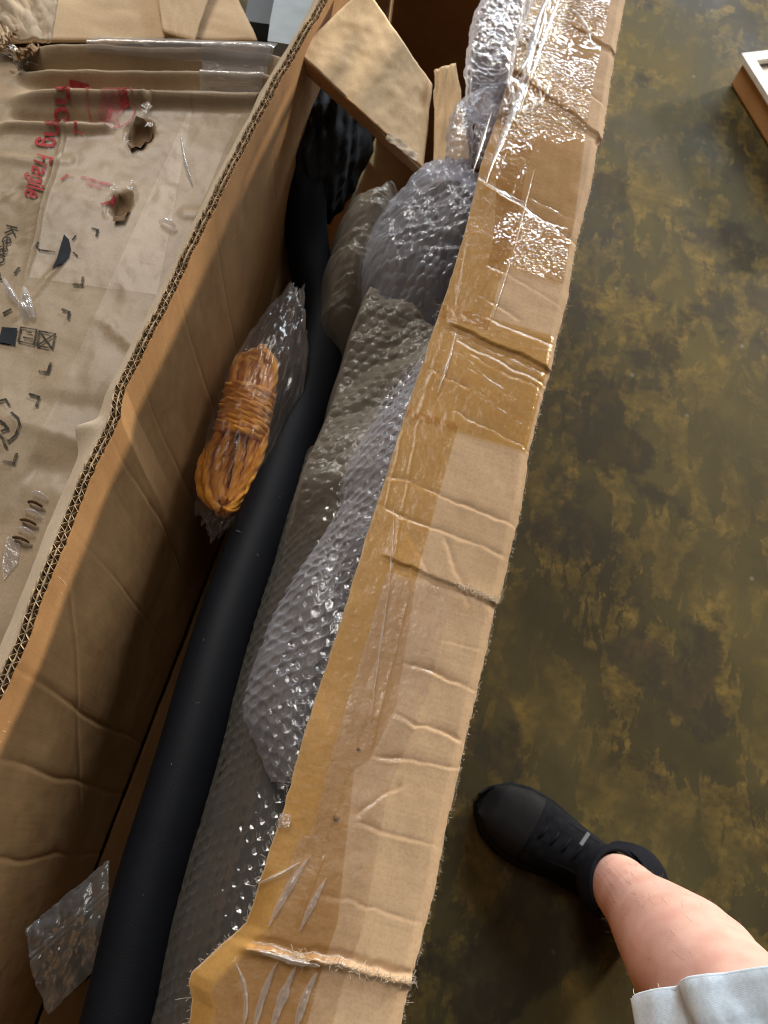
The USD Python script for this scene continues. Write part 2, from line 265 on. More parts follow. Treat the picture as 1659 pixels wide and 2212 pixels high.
# torn outer tape and paper along the left wall's outside
yq = np.arange(-.40, 1.1, .003); tq = np.linspace(0, 1, 12); YQ, TQ = np.meshgrid(yq, tq, indexing='ij')
wid = .013 + .004 * n2(YQ, YQ * 0, 18, 3, 51) + .010 * np.exp(-((YQ - .238) / .014) ** 2) + .003 * (YQ < .24)
OX = np.stack([np.interp(YQ, ys, WI[:, -1, 0]) - .0092 - wid * TQ, YQ, .5975 - .020 * TQ ** 1.4 + .003 * n2(YQ, TQ, 40, 3, 52) * TQ + .008 * np.exp(-((YQ - .240) / .008) ** 2) * TQ], -1)
obj('torn_outer_edge', slab(OX[:, ::-1], .0006), 'kraft_pale', carton, label='pale torn paper edge folded outward along the left wall')

# right-hand top flap, taped and creased
Lpx = [(1135, -60), (1130, 0), (1103, 150), (1075, 250), (1040, 350), (1010, 480), (975, 600), (940, 700), (925, 750), (880, 880), (832, 1035), (790, 1160), (750, 1300), (727, 1370), (705, 1440), (690, 1480), (650, 1610), (615, 1740), (592, 1810), (565, 1890), (548, 1945), (530, 1995), (500, 2025), (440, 2078), (410, 2105), (402, 2130), (412, 2165), (405, 2212), (400, 2260)]
Rpx = [(1363, -60), (1352, 0), (1335, 90), (1303, 298), (1293, 310), (1280, 400), (1248, 520), (1230, 640), (1205, 730), (1193, 795), (1178, 840), (1145, 980), (1130, 1090), (1105, 1190), (1083, 1290), (1072, 1310), (1055, 1400), (1035, 1480), (1010, 1590), (996, 1660), (965, 1790), (940, 1930), (920, 2000), (893, 2115), (880, 2160), (868, 2225), (862, 2260)]
def poly_fn(px, z, ax=0):
    A = np.array([P(x, y, z) for x, y in px]); o = np.argsort(A[:, 1]); return lambda y: np.interp(y, A[o, 1], A[o, 0])
LX0, RX0 = poly_fn(Lpx, ZT), poly_fn(Rpx, ZT)
def LX(y): return LX0(y) + .0018 * n2(y, y * 0, 110, 3, 61)
def RX(y): return RX0(y) + .0022 * n2(y, y * 0, 160, 3, 62)
cre_px = [(981, 703, 1190, 797, .0045, .0050, 'l'), (1000, 740, 1180, 830, .0030, .0035, 'g'), (990, 893, 1145, 971, .0016, .0035, 'g'), (842, 1026, 1110, 1132, .0022, .0038, 'g'), (823, 1097, 1081, 1197, .0022, .0034, 'g'), (842, 1209, 1074, 1303, .0030, .0030, 'l'),
    (882, 1434, 1025, 1486, .0022, .0028, 'g'), (850, 1545, 993, 1593, .0024, .0026, 'g'), (818, 1633, 993, 1657, .0016, .0026, 'g'), (781, 1780, 947, 1832, .0014, .0026, 'g'), (531, 2042, 892, 2122, .0034, .0026, 'r'), (773, 1761, 864, 1697, .0016, .0035, 'g'),
    (1103, 153, 1305, 302, .0048, .0055, 'l'), (1033, 385, 1243, 520, .0026, .0045, 'g'), (1235, 57, 1331, 114, .003, .005, 'l'), (1215, 160, 1305, 225, .0022, .004, 'g'), (1120, 80, 1180, 130, .0025, .004, 'g'), (1060, 575, 1215, 660, .0012, .004, 'g'), (1055, 690, 1190, 745, .0014, .004, 'g'),
    (1040, 640, 1120, 690, .0010, .004, 'g'), (1020, 765, 1180, 850, .0012, .004, 'g'), (870, 1120, 950, 1290, .0010, .0030, 'g'), (960, 1170, 1015, 1300, .0018, .0034, 'g'), (930, 800, 1010, 840, .0014, .003, 'g'), (955, 1380, 1040, 1400, .0010, .003, 'g'), (700, 1930, 900, 1990, .0008, .003, 'g'), (1145, 430, 1255, 480, .001, .004, 'g')]
cre = [(*P(a, b, ZT)[:2], *P(c, d, ZT)[:2], am, w, k) for a, b, c, d, am, w, k in cre_px]
def flap_h(x, y):
    h = .0035 * n2(x, y, 9, 3, 63) + .0018 * n2(x, y, 34, 3, 64) + .00035 * n2(x, y * .25, 260, 2, 66)
    for i, (x0, y0, x1, y1, am, w, k) in enumerate(cre):
        L = math.hypot(x1 - x0, y1 - y0); tx, ty = (x1 - x0) / L, (y1 - y0) / L
        t = ((x - x0) * tx + (y - y0) * ty) / L; q = -(x - x0) * ty + (y - y0) * tx
        if (tx < 0): q = -q
        q = q + .0060 * n2(t * L, t * 0 + i, 60, 4, 70 + i)
        f = sstep(-.12, .06, t) * (1 - sstep(.95, 1.10, t))
        if k == 'g': h = h + .55 * am * f * (1.1 + 2.2 * n2(t * L, t * 0 + i, 45, 3, 900 + i)) * (-np.exp(-np.abs(q) / (.8 * w)) + .55 * np.exp(-np.abs(q + .75 * w + .004 * n2(t * L, t * 0 + i, 90, 2, 940 + i)) / (.9 * w)))
        elif k == 'l': h = h + .5 * f * am * (np.exp(-np.clip(q, 0, None) / .02) * sstep(-.2 * w, .2 * w, q) - .5 * np.exp(-((q + w) / w) ** 2))
        else: h = h + f * (am * np.exp(-(q / w) ** 2) - .5 * am * np.exp(-((q - 1.6 * w) / w) ** 2) + .0018 * np.exp(-(q / .002) ** 2) * (n2(x, y, 400, 2, 77)))
    xr = (x - LX0(y)) / (RX0(y) - LX0(y))
    return ZT + h - .004 * sstep(.93, 1.0, xr) - .010 * sstep(.12, 0, xr) * sstep(-.02, -.07, y)
fy = np.arange(-.16, .96, .0009); fu = np.linspace(0, 1, 90); FY, FU = np.meshgrid(fy, fu, indexing='ij')
FX = LX(FY) * (1 - FU) + RX(FY) * FU
FT = np.stack([FX, FY, flap_h(FX, FY)], -1)[:, ::-1]
flap = obj('top_flap', slab(FT[:, ::-1][:, :, :], -.0006) if False else slab(np.stack([FX, FY, flap_h(FX, FY)], -1), -.0006), 'kraft', carton, label='creased brown flap along the right side, covered with packing tape')
sub = FX[::2], FY[::2]; low = np.stack([sub[0] + .0012 * n2(sub[1], sub[0] * 0, 90, 2, 65) * (FU[::2] < .1) + .0006, sub[1], flap_h(*sub) - .0046], -1)
obj('lower_liner', slab(low, -.0005), 'kraft_edge', flap)
yq = np.arange(-.16, .96, .0006); uq = np.linspace(0, .03, 6); YQ, UQ = np.meshgrid(yq, uq, indexing='ij')
XQ = LX(YQ) + .0008 + UQ * .4
ph = 2 * np.pi * YQ / .0062 + 8 * n2(YQ, YQ * 0, 9, 2, 67)
obj('flute_medium', slab(np.stack([XQ, YQ, flap_h(XQ, YQ) - .0026 + .0017 * np.arcsin(np.sin(ph) * .96) / 1.3], -1), -.0003), 'kraft_flute', flap)
# loose paper fibres on the worn fold
def fibres(name, pts, parent, n, lmin, lmax, out, wid=.0002, seed=1):
    r = np.random.default_rng(seed); P_, cnt = [], []
    for i in range(n):
        p = pts[r.integers(len(pts))] + r.normal(0, .0008, 3); d = np.array(out) + r.normal(0, .75, 3); d[2] *= .5; d /= np.linalg.norm(d); L = r.uniform(lmin, lmax) * (1 + 1.5 * (r.random() < .03))
        b = r.normal(0, .4, 3); q = [p + d * L * t + b * L * t * t for t in np.linspace(0, 1, 4)]; P_ += q; cnt.append(4)
    c = UsdGeom.BasisCurves.Define(stage, free(str(parent.GetPath()), name)); c.CreateTypeAttr('linear'); c.CreateCurveVertexCountsAttr(cnt)
    c.CreatePointsAttr(Vt.Vec3fArray.FromNumpy(np.array(P_, np.float32))); c.CreateWidthsAttr([wid]); c.SetWidthsInterpolation('constant')
    UsdShade.MaterialBindingAPI.Apply(c.GetPrim()).Bind(M['fibre']); return props(c.GetPrim(), kind='stuff')
yr = np.linspace(-.12, .9, 900); er = np.stack([RX(yr), yr, flap_h(RX(yr) - .001, yr) - .001], -1)
fibres('frayed_fibres', er, flap, 2200, .0006, .0013, (1, 0, .1), seed=3)
el = np.stack([LX(yr), yr, flap_h(LX(yr), yr) - .002], -1); fibres('frayed_fibres', el[yr < .45], flap, 420, .001, .003, (-1, 0, .2), seed=4)
tl = cre[10]; tt = np.linspace(.2, 1, 300); tq_ = np.stack([tl[0] + (tl[2] - tl[0]) * tt, tl[1] + (tl[3] - tl[1]) * tt, tt * 0 + ZT + .003], -1); fibres('frayed_fibres', tq_, flap, 260, .0015, .004, (.2, .4, .5), seed=5)
tl = cre[5]; tq_ = np.stack([tl[0] + (tl[2] - tl[0]) * tt, tl[1] + (tl[3] - tl[1]) * tt, tt * 0 + ZT + .003], -1); fibres('frayed_fibres', tq_[150:], flap, 160, .0015, .004, (.2, .4, .5), seed=6)
# tapes on the flap
def tape(name, mat_, y0, y1, left, right, lift, ridges=(), seed=0, wr=.0004, label=None, skew=.296):
    ya = np.arange(0, 1.0001, .0010 / max(y1 - y0, .01)); ua = np.linspace(0, 1, 60); A, U = np.meshgrid(ya, ua, indexing='ij')
    yc = y0 + (y1 - y0) * A; x = left(yc) * (1 - U) + right(yc) * U
    z = flap_h(x, yc) + lift + wr * (np.abs(n2(x * 3, yc, 60, 3, seed)) + .4 * np.abs(n2(x, yc, 220, 2, seed + 1)))
    for (a_, b_, c_, d_, am, w) in ridges:
        p0, p1 = P(a_, b_, ZT), P(c_, d_, ZT); L = np.hypot(*(p1 - p0)[:2]); t = ((x - p0[0]) * (p1[0] - p0[0]) + (yc - p0[1]) * (p1[1] - p0[1])) / L ** 2
        q = ((x - p0[0]) * (p1[1] - p0[1]) - (yc - p0[1]) * (p1[0] - p0[0])) / L + .002 * n2(t * L, t * 0, 80, 2, seed + 5)
        z = z + .7 * am * np.exp(-(q / (.7 * w)) ** 2) * sstep(-.03, .05, t) * (1 - sstep(.95, 1.03, t))
    return obj(name, sheet(np.stack([x, yc, z], -1)), mat_, flap, label=label)
TB_ = [(1000, 890), (994, 906), (950, 1060), (905, 1220), (890, 1310), (858, 1518), (800, 1640), (765, 1660), (729, 1991), (690, 2110), (650, 2260)]
TBX = poly_fn(TB_, ZT); L1 = lambda y: LX(y) + .0004
tape('packing_tape', 'brown_tape', -.155, .332, L1, TBX, .0007, [(905, 905, 850, 1210, .0009, .0012), (850, 1210, 800, 1560, .0010, .0013), (760, 1650, 640, 2010, .0010, .0013), (690, 1780, 660, 1840, .001, .001), (870, 930, 830, 1100, .0008, .0010), (660, 1850, 580, 2000, .0012, .0012)], 81, label='brown packing tape along the lower half of the flap')
TG_ = [(920, 1220), (930, 1330), (890, 1480), (800, 1700), (745, 1990), (700, 2110), (660, 2260)]
tape('packing_tape', 'grey_tape', -.15, .19, lambda y: LX(y) + .022 - .006 * (y < 0), lambda y: poly_fn(TG_, ZT)(y) + .012, .0013, [(880, 1300, 800, 1620, .0010, .0012), (700, 1850, 640, 2000, .0014, .0012)], 83)
tape('packing_tape', 'brown_tape', .325, .445, L1, lambda y: RX(y) - .003, .0010, [(980, 760, 1150, 900, .0008, .0015), (1000, 830, 1140, 930, .0008, .0012), (960, 720, 900, 910, .0012, .0012), (1010, 800, 1120, 860, .0007, .0010)], 85, wr=.0008, label='brown packing tape wrapped across the whole flap')
TC_ = [(1050, 730), (1055, 710), (1077, 610), (1107, 552), (1130, 400), (1190, 180), (1230, 0), (1240, -60)]
tape('packing_tape', 'brown_tape', .43, .95, L1, poly_fn(TC_, ZT), .0008, [(1105, 550, 1060, 690, .0012, .0011), (1150, 370, 1105, 550, .0012, .0011), (1010, 520, 980, 690, .0008, .001)], 87, wr=.0008)
TD_ = [(1217, 604), (1240, 480), (1262, 300), (1278, 193), (1300, 90), (1318, 0), (1330, -60)]
tape('packing_tape', 'wrinkled_tape', .505, .95, lambda y: LX(y) + .028 * sstep(.75, .5, y), lambda y: poly_fn(TD_, ZT)(y), .0016, [(1200, 0, 1130, 200, .0030, .0015), (1220, 10, 1120, 260, .0030, .0015), (1130, 200, 1060, 420, .0022, .0013), (1185, 0, 1160, 120, .0025, .0012), (1150, 180, 1190, 60, .002, .0015), (1240, 40, 1210, 190, .0018, .0012), (1150, 300, 1110, 420, .0016, .0012)], 89, wr=.0009, label='clear wrinkled tape glinting on the far end of the flap')
def streak(px, w, seed):
    c = curve([P(x, y, ZT) for x, y in px], 50); t, a, b = frames(c); sg = np.linspace(-1, 1, 7); k = (.25 + .75 * np.sin(np.linspace(0, np.pi, 50))) * (1 + .8 * n2(np.arange(50) * .1, np.zeros(50), 2, 2, seed))
    V = c[:, None] + b[:, None] * sg[None, :, None] * (w * k)[:, None, None]; V[..., 2] = flap_h(V[..., 0], V[..., 1]) + .0022 + .0012 * (1 - sg ** 2)[None] + .0006 * n2(V[..., 0], V[..., 1], 400, 2, seed)
    obj('tape_wrinkle', sheet(V), 'white_wrinkle', flap)
for k, (px, w) in enumerate((([(668, 1850), (625, 1915), (580, 2000)], .0022), ([(705, 1895), (675, 1950), (648, 2008)], .0018), ([(556, 1908), (600, 1890), (648, 1862)], .0014), ([(640, 2085), (615, 2140), (585, 2230)], .0026), ([(684, 2100), (660, 2150), (636, 2235)], .0024), ([(600, 2075), (575, 2130), (548, 2235)], .0020), ([(560, 2050), (620, 2070), (690, 2085)], .0022), ([(510, 2080), (530, 2140), (525, 2220)], .0016),
    ([(1195, -20), (1150, 90), (1130, 180), (1085, 300), (1048, 402)], .0042), ([(1215, -20), (1165, 110), (1120, 250)], .0024), ([(1180, 0), (1140, 130), (1100, 190)], .0020), ([(1150, 165), (1165, 200), (1168, 235)], .0018), ([(1130, 250), (1160, 230), (1185, 180)], .0018), ([(1045, 402), (1085, 420), (1130, 440)], .0024), ([(1152, 372), (1130, 460), (1108, 548)], .0010), ([(1105, 555), (1085, 620), (1062, 690)], .0010), ([(985, 715), (965, 790), (945, 850)], .0016), ([(1240, 30), (1262, 60), (1275, 100)], .0022), ([(1060, 250), (1040, 310), (1020, 380)], .0016), ([(850, 1100), (845, 1200), (838, 1280)], .0008), ([(838, 1280), (820, 1400), (800, 1560)], .0008))):
    streak(px, w, 400 + k)
# folded tape scrap and holes in the flap
def blob(cx, cy, z, rx, ry, rz, seed, rough=.35, n=24):
    s = trimesh.creation.icosphere(3); v = s.vertices * (1 + rough * 2 * (fbm(s.vertices * 1.7 + seed, 3, seed) - .5))[:, None]
    return v * [rx, ry, rz] + [cx, cy, z], s.faces
def quad(a, b, c, d, nu, nv, amp, seed):
    U, V = np.meshgrid(np.linspace(0, 1, nu), np.linspace(0, 1, nv), indexing='ij'); U, V = U[..., None], V[..., None]
    S = np.array(a) * (1 - U) * (1 - V) + np.array(b) * U * (1 - V) + np.array(d) * (1 - U) * V + np.array(c) * U * V
    return on_surface(S, amp * n2(U[..., 0] * 3, V[..., 0] * 2, 2.2, 3, seed))
obj('tape_scrap', sheet(quad(P(598, 1788, .602), P(626, 1786, .605), P(630, 1760, .606), P(604, 1756, .603), 30, 30, .012, 77)), 'white_wrinkle', flap)
for (hx, hy, rr) in ((726, 1765, .0022), (774, 1618, .0013)):
    p = P(hx, hy, ZT); c = trimesh.creation.icosphere(2); v = c.vertices * [rr, rr, .0006] * (1 + .5 * (fbm(c.vertices * 2 + hx, 3, 2) - .5))[:, None]
    obj('puncture', (v + [p[0], p[1], flap_h(np.array(p[0]), np.array(p[1])) + .0013], c.faces), 'kraft_torn', flap)

# folded inner end flap, leaning across the far end
def quad(a, b, c, d, nu, nv, amp, seed):
    U, V = np.meshgrid(np.linspace(0, 1, nu), np.linspace(0, 1, nv), indexing='ij'); U, V = U[..., None], V[..., None]
    S = np.array(a) * (1 - U) * (1 - V) + np.array(b) * U * (1 - V) + np.array(d) * (1 - U) * V + np.array(c) * U * V
    return on_surface(S, amp * n2(U[..., 0] * 3, V[..., 0] * 2, 2.2, 3, seed))
A_, B_, C_, D_ = P(640, 112, .588), P(915, 366, .47), P(934, 182, .50), P(790, -30, .59)
endf = obj('end_flap', slab(quad(A_, B_, C_, D_, 60, 40, .006, 91), .004), 'kraft_lit', carton, label='end flap folded in across the far end, light painted into its colour')
dn = np.array([.006, .010, -.030])
obj('folded_lip', slab(quad(A_ + [0, -.001, 0], B_ + [0, -.001, 0], B_ + dn, A_ + dn, 60, 10, .004, 92)[:, ::-1], .003), 'kraft_inside', endf)
obj('end_flap', slab(quad(P(936, 362, .468), P(1015, 345, .48), P(985, 135, .52), P(940, 150, .515), 20, 30, .008, 93), .004), 'kraft_lit', carton)
obj('paper_shred', slab(quad(P(838, 285, .525), P(905, 332, .498), P(898, 350, .499), P(832, 300, .525), 20, 6, .006, 94), .0006), 'kraft_pale', endf)

# ------------------------------------------------------------------ printed carton on the left
pc = thing('printed_carton', 'taped cardboard carton with red and black print, its far end crushed', 'carton')
def pr_right(y): return wall_x(y) - .023
def far_y(x): return np.interp(x, [-.62, -.546, -.49, -.40, -.25, -.2], [.60, .628, .655, .690, .752, .77]) + .006 * n2(x, x * 0, 40, 3, 101)
LEFT = -.60
zp0 = .556
ridge_px = [(0, 275, 240, 282, .007, .006), (50, 215, 600, 225, .013, .008), (60, 178, 590, 190, -.010, .008), (60, 136, 590, 150, -.015, .008), (80, 108, 600, 116, .010, .009), (30, 250, 230, 258, -.008, .006), (60, 162, 590, 170, .007, .006), (0, 345, 160, 350, .002, .006), (390, 460, 520, 480, .002, .006), (330, 690, 430, 710, .002, .008), (210, 685, 360, 810, .0014, .005), (0, 900, 200, 960, .002, .008), (60, 860, 300, 900, -.002, .010), (165, 180, 55, 600, .0022, .0020), (140, 560, 30, 690, .0016, .0025), (60, 1010, 250, 1040, -.003, .012)]
ridge = [(*P(a, b, zp0)[:2], *P(c, d, zp0)[:2], am, w) for a, b, c, d, am, w in ridge_px]
dents = [(305, 290, .016, -.016), (262, 448, .013, -.013), (318, 225, .007, -.006), (10, 480, .03, -.003)]
dents = [(*P(a, b, zp0)[:2], r, am) for a, b, r, am in dents]
def pr_h(x, y):
    h = zp0 + .006 * n2(x, y, 6, 3, 102) + .0035 * n2(x, y, 24, 3, 103) + .001 * n2(x, y, 90, 2, 104)
    for i, (x0, y0, x1, y1, am, w) in enumerate(ridge):
        L = math.hypot(x1 - x0, y1 - y0); tx, ty = (x1 - x0) / L, (y1 - y0) / L; t = ((x - x0) * tx + (y - y0) * ty) / L
        q = -(x - x0) * ty + (y - y0) * tx + .004 * n2(t, t * 0 + i, 6, 2, 110 + i)
        h = h + am * np.exp(-(q / w) ** 2) * sstep(-.1, .1, t) * (1 - sstep(.95, 1.05, t))
    for (cx, cy, r, am) in dents:
        d = np.hypot((x - cx) * 1.5, y - cy) * (1 + .6 * n2(x, y, 60, 3, 105)); h = h + am * np.exp(-(d / r) ** 4) + .004 * np.exp(-((d - r * 1.25) / (r * .25)) ** 2) * n2(x, y, 120, 3, 106) * 2
    return h
py_ = np.linspace(0, 1, 420); pu = np.linspace(0, 1, 200); A, U = np.meshgrid(py_, pu, indexing='ij')
X0 = LEFT * (1 - U) + pr_right(-.35 + 1.05 * A) * U; YY = -.38 * (1 - A) + far_y(X0) * A; XX = LEFT * (1 - U) + pr_right(YY) * U
ZZ = pr_h(XX, YY); ZZ = ZZ - .018 * sstep(.985, 1.0, A) - .012 * sstep(.99, 1.0, U)
PT = np.stack([XX, YY, ZZ], -1)
printed_top = obj('top_panel', slab(PT, -.004), 'kraft_print', pc)
side = np.linspace(0, 1, 12)[None, :, None]
def skirt(line): 
    lo = line.copy(); lo[:, 2] = .004; return slab(line[:, None] * (1 - side) + lo[:, None] * side, .003)
obj('far_end', skirt(PT[-1][::-1] + [0, -.003, -.004]), 'kraft_print', pc); obj('side_panel', skirt(PT[:, -1] + [-.003, 0, -.004]), 'kraft_print', pc); obj('side_panel', skirt(PT[::-1, 0] + [.003, 0, -.004]), 'kraft_print', pc); obj('near_end', skirt(PT[0] + [0, .003, -.004]), 'kraft_print', pc)
def lay(mesh, name, mat_, lift=.0018, **kw):
    v, f = np.asarray(mesh[0], float), np.asarray(mesh[1]); t = trimesh.Trimesh(v, f, process=True); t = t.subdivide_to_size(.004, max_iter=8); v = t.vertices.copy()
    v[:, 2] = pr_h(v[:, 0], v[:, 1]) + lift + np.clip(v[:, 2], 0, .0003); return obj(name, (v, t.faces), mat_, pc, smooth=False, **kw)
def text_on(s, px0, px1, hpx_up, mat_, name, bold=False):
    """Lettering that starts at the first photo point and runs towards the second; its capitals rise towards the third."""
    a, b, c = (P(*q, zp0) for q in (px0, px1, hpx_up)); H = np.linalg.norm((c - a)[:2]); L = np.linalg.norm((b - a)[:2])
    m = meshkit.text_mesh(s, 1., .02, bold); w = m.bounds[1, 0]; ux = (b - a) / w; uy = (c - a)
    v = a[None] + m.vertices[:, :1] * ux + m.vertices[:, 1:2] * uy; v[:, 2] = m.vertices[:, 2] * .01
    return lay((v, m.faces), name, mat_)
text_on('Handling', (152, 168), (86, 318), (190, 172), 'red_ink', 'red_lettering', True)
text_on('Fragile', (83, 334), (52, 424), (117, 345), 'red_ink', 'red_lettering', True)
text_on('Keep dry', (14, 480), (-30, 640), (38, 486), 'black_ink_faded', 'black_lettering')
def strokes(name, segs, wpx, mat_, **kw):
    ms = []
    for s in segs:
        q = [P(*p, zp0)[:2] for p in s]; w = wpx / 1664 * .6 / 2
        for a, b in zip(q[:-1], q[1:]):
            d = (b - a) / (np.linalg.norm(b - a) + 1e-9); n = np.array([-d[1], d[0]]) * w; a2, b2 = a - d * w * .8, b + d * w * .8
            ms.append((np.array([[*(a2 - n), 0], [*(b2 - n), 0], [*(b2 + n), 0], [*(a2 + n), 0]]), np.array([[0, 1, 2, 3]])))
    return lay(join(ms), name, mat_, **kw)
def poly(name, pts, mat_, **kw):
    from shapely.geometry import Polygon
    g = Polygon([P(*p, zp0)[:2] for p in pts]).buffer(0); v, f = trimesh.creation.triangulate_polygon(g, engine='earcut'); return lay((np.c_[v, np.zeros(len(v))], f), name, mat_, **kw)
cir = [(242 + 51 * math.cos(a), 236 + 44 * math.sin(a)) for a in np.linspace(-.9, 4.7, 34)]
strokes('red_ring', [cir], 6, 'red_ink_faded')
poly('red_glass_mark', [(208, 246), (222, 222), (244, 208), (262, 222), (270, 246), (256, 258), (262, 280), (240, 262), (228, 276), (222, 256)], 'red_ink_faded')
poly('red_glass_mark', [(254, 196), (276, 200), (283, 236), (266, 244)], 'red_ink')
for q in ([(190, 190), (212, 186), (214, 200)], [(318, 198), (338, 196), (332, 210)], [(168, 278), (164, 292), (178, 294)], [(222, 446), (240, 442), (248, 428)], [(135, 392), (146, 384), (160, 388)]): strokes('red_corner_mark', [q], 7, 'red_ink')
strokes('red_smudge', [[(180, 388), (205, 396), (236, 404)], [(190, 402), (215, 410)]], 12, 'red_ink_faded')
arc = [(139, 508), (150, 520), (154, 540), (150, 558), (138, 572), (118, 582), (112, 585)]
poly('umbrella_mark', arc + [(124, 560), (132, 532)], 'black_ink')
strokes('umbrella_mark', [[(118, 546), (86, 542), (80, 534), (84, 526)], [(158, 520), (164, 512)], [(160, 548), (168, 556)]], 5, 'black_ink_faded')
for q in ([(201, 496), (212, 500), (210, 512)], [(158, 608), (160, 616), (178, 618), (180, 602)][1:], [(136, 670), (150, 676), (148, 690)], [(86, 803), (104, 806), (110, 786)], [(66, 853), (84, 858), (80, 878)], [(10, 1000), (32, 1004), (38, 984)], [(34, 592), (42, 582)], [(8, 676), (22, 668)]): strokes('black_corner_mark', [q], 7, 'black_ink_faded')
poly('black_square', [(4, 706), (38, 710), (32, 746), (-2, 740)], 'black_ink')
for (ox, oy) in ((60, 726), (100, 735)):
    strokes('handling_icon', [[(ox - 14, oy - 18), (ox + 20, oy - 12), (ox + 13, oy + 18), (ox - 20, oy + 12), (ox - 14, oy - 18)], [(ox - 14, oy - 18), (ox + 13, oy + 18)] if ox > 80 else [(ox - 8, oy + 4), (ox + 10, oy + 7)]] + ([[(ox + 20, oy - 12), (ox - 20, oy + 12)]] if ox > 80 else [[(ox - 2, oy - 8), (ox + 8, oy - 6)]]), 4.5, 'black_ink_faded')
strokes('recycling_mark', [[(0, 870), (14, 866), (22, 878)], [(28, 896), (42, 908), (46, 922), (36, 944), (22, 956), (8, 950), (0, 940)], [(4, 914), (12, 920), (20, 930), (6, 934)], [(10, 958), (16, 970)]], 6, 'black_ink_faded')
# folded shreds of clear tape on the print, and a torn patch
def ribbon(px, z, w, mat_, name, parent, seed=0, lift=.006, **kw):
    c = curve([P(x, y, z) for x, y in px], 40); t, a, b = frames(c); s = np.linspace(-1, 1, 7); k = np.sin(np.linspace(0, np.pi, 40))
    h = pr_h(c[:, 0], c[:, 1]) + .002 + lift * k
    V = c[:, None] + (b[:, None] * s[None, :, None]) * (w * (.55 + .45 * k))[:, None, None]; V[..., 2] = h[:, None] + .003 * (1 - s ** 2)[None] + .002 * n2(V[..., 0], V[..., 1], 300, 2, seed)
    return obj(name, sheet(V), mat_, parent, **kw)
ribbon([(12, 608), (22, 632), (44, 660)], zp0, .003, 'shiny_tape', 'tape_curl', pc, 1); ribbon([(52, 625), (62, 655), (72, 690)], zp0, .004, 'shiny_tape', 'tape_curl', pc, 2); ribbon([(40, 660), (56, 676), (52, 694)], zp0, .004, 'shiny_tape', 'tape_curl', pc, 3)
ribbon([(345, 484), (365, 490), (382, 497)], zp0, .0035, 'shiny_tape', 'tape_curl', pc, 4); ribbon([(392, 300), (400, 350), (415, 400)], zp0, .0016, 'shiny_tape', 'tape_curl', pc, 5)
for k in range(6): ribbon([(38 + 8 * (5 - k) - 6, 1070 + 19 * k), (52 + 8 * (5 - k), 1074 + 19 * k), (70 + 7 * (5 - k), 1082 + 19 * k)], zp0, .0018, 'shiny_tape' if k % 2 == 0 else 'kraft_torn', 'rippled_tape', pc, 7 + k, .004)
poly('pale_scuff', [(18, 1160), (50, 1165), (40, 1220), (10, 1255), (6, 1220)], 'white_wrinkle', lift=.0014)
def patch(px, mat_, lift, seed, name='packing_tape', **kw):
    a, b, c, d = (P(*q, zp0) for q in px); Uu, Vv = np.meshgrid(np.linspace(0, 1, 90), np.linspace(0, 1, 90), indexing='ij'); Uu, Vv = Uu[..., None], Vv[..., None]
    S = a * (1 - Uu) * (1 - Vv) + b * Uu * (1 - Vv) + c * Uu * Vv + d * (1 - Uu) * Vv
    S[..., 2] = pr_h(S[..., 0], S[..., 1]) + lift + (.0012 if mat_ == 'clear_tape' else .003) * np.abs(n2(S[..., 0] * .5, S[..., 1], 50, 3, seed)); return obj(name, sheet(S), mat_, pc, **kw)
patch([(440, 95), (590, 100), (560, 200), (430, 190)], 'shiny_tape', .0016, 201); patch([(200, 84), (600, 96), (585, 138), (190, 122)], 'white_wrinkle', .0016, 202, label='crumpled shiny tape on the crushed end')  # white haze on the far tape band paints in its highlight
patch([(450, 150), (560, 160), (130, 1130), (0, 1130)], 'clear_tape', .0008, 203); patch([(120, 220), (420, 220), (340, 640), (60, 600)], 'clear_tape', .0012, 204)
for (x, y, r) in ((322, 268, .0035), (314, 250, .003), (283, 415, .0035), (246, 415, .0025), (322, 238, .003), (288, 402, .0025), (276, 300, .0025)):
    p = P(x, y, zp0); p[2] = pr_h(p[0], p[1]) + .004; d1 = RNG.normal(0, 1, 3) * [r, r, r * .3]; d2 = np.array([-d1[1], d1[0], r * .4]) * 1.3; obj('torn_shred', sheet(quad(p - d1, p + d2, p + d1, p - d2 * .6, 14, 14, r * .8, int(x))), 'white_wrinkle', pc)
poly('torn_hole', [(296, 258), (312, 262), (330, 278), (326, 300), (304, 322), (284, 330), (276, 312), (284, 280)], 'kraft_torn', lift=.0045); poly('torn_hole', [(258, 424), (272, 432), (282, 458), (270, 484), (246, 486), (250, 456)], 'kraft_torn', lift=.0045)
cr = P(22, 130, zp0)
for k in range(6):
    o = cr + np.array([.014 * RNG.normal(), .02 * RNG.normal(), -.012 + .005 * k]); d1 = np.array([.016, .010, .008]) * RNG.normal(1, .4, 3); d2 = np.array([-.006, .022, -.010]) * RNG.normal(1, .4, 3)
    obj('torn_corner', slab(quad(o, o + d1, o + d1 + d2, o + d2, 24, 24, .022, 600 + k), .0006), ('white_paper', 'kraft_print', 'kraft_torn')[k % 3], pc)

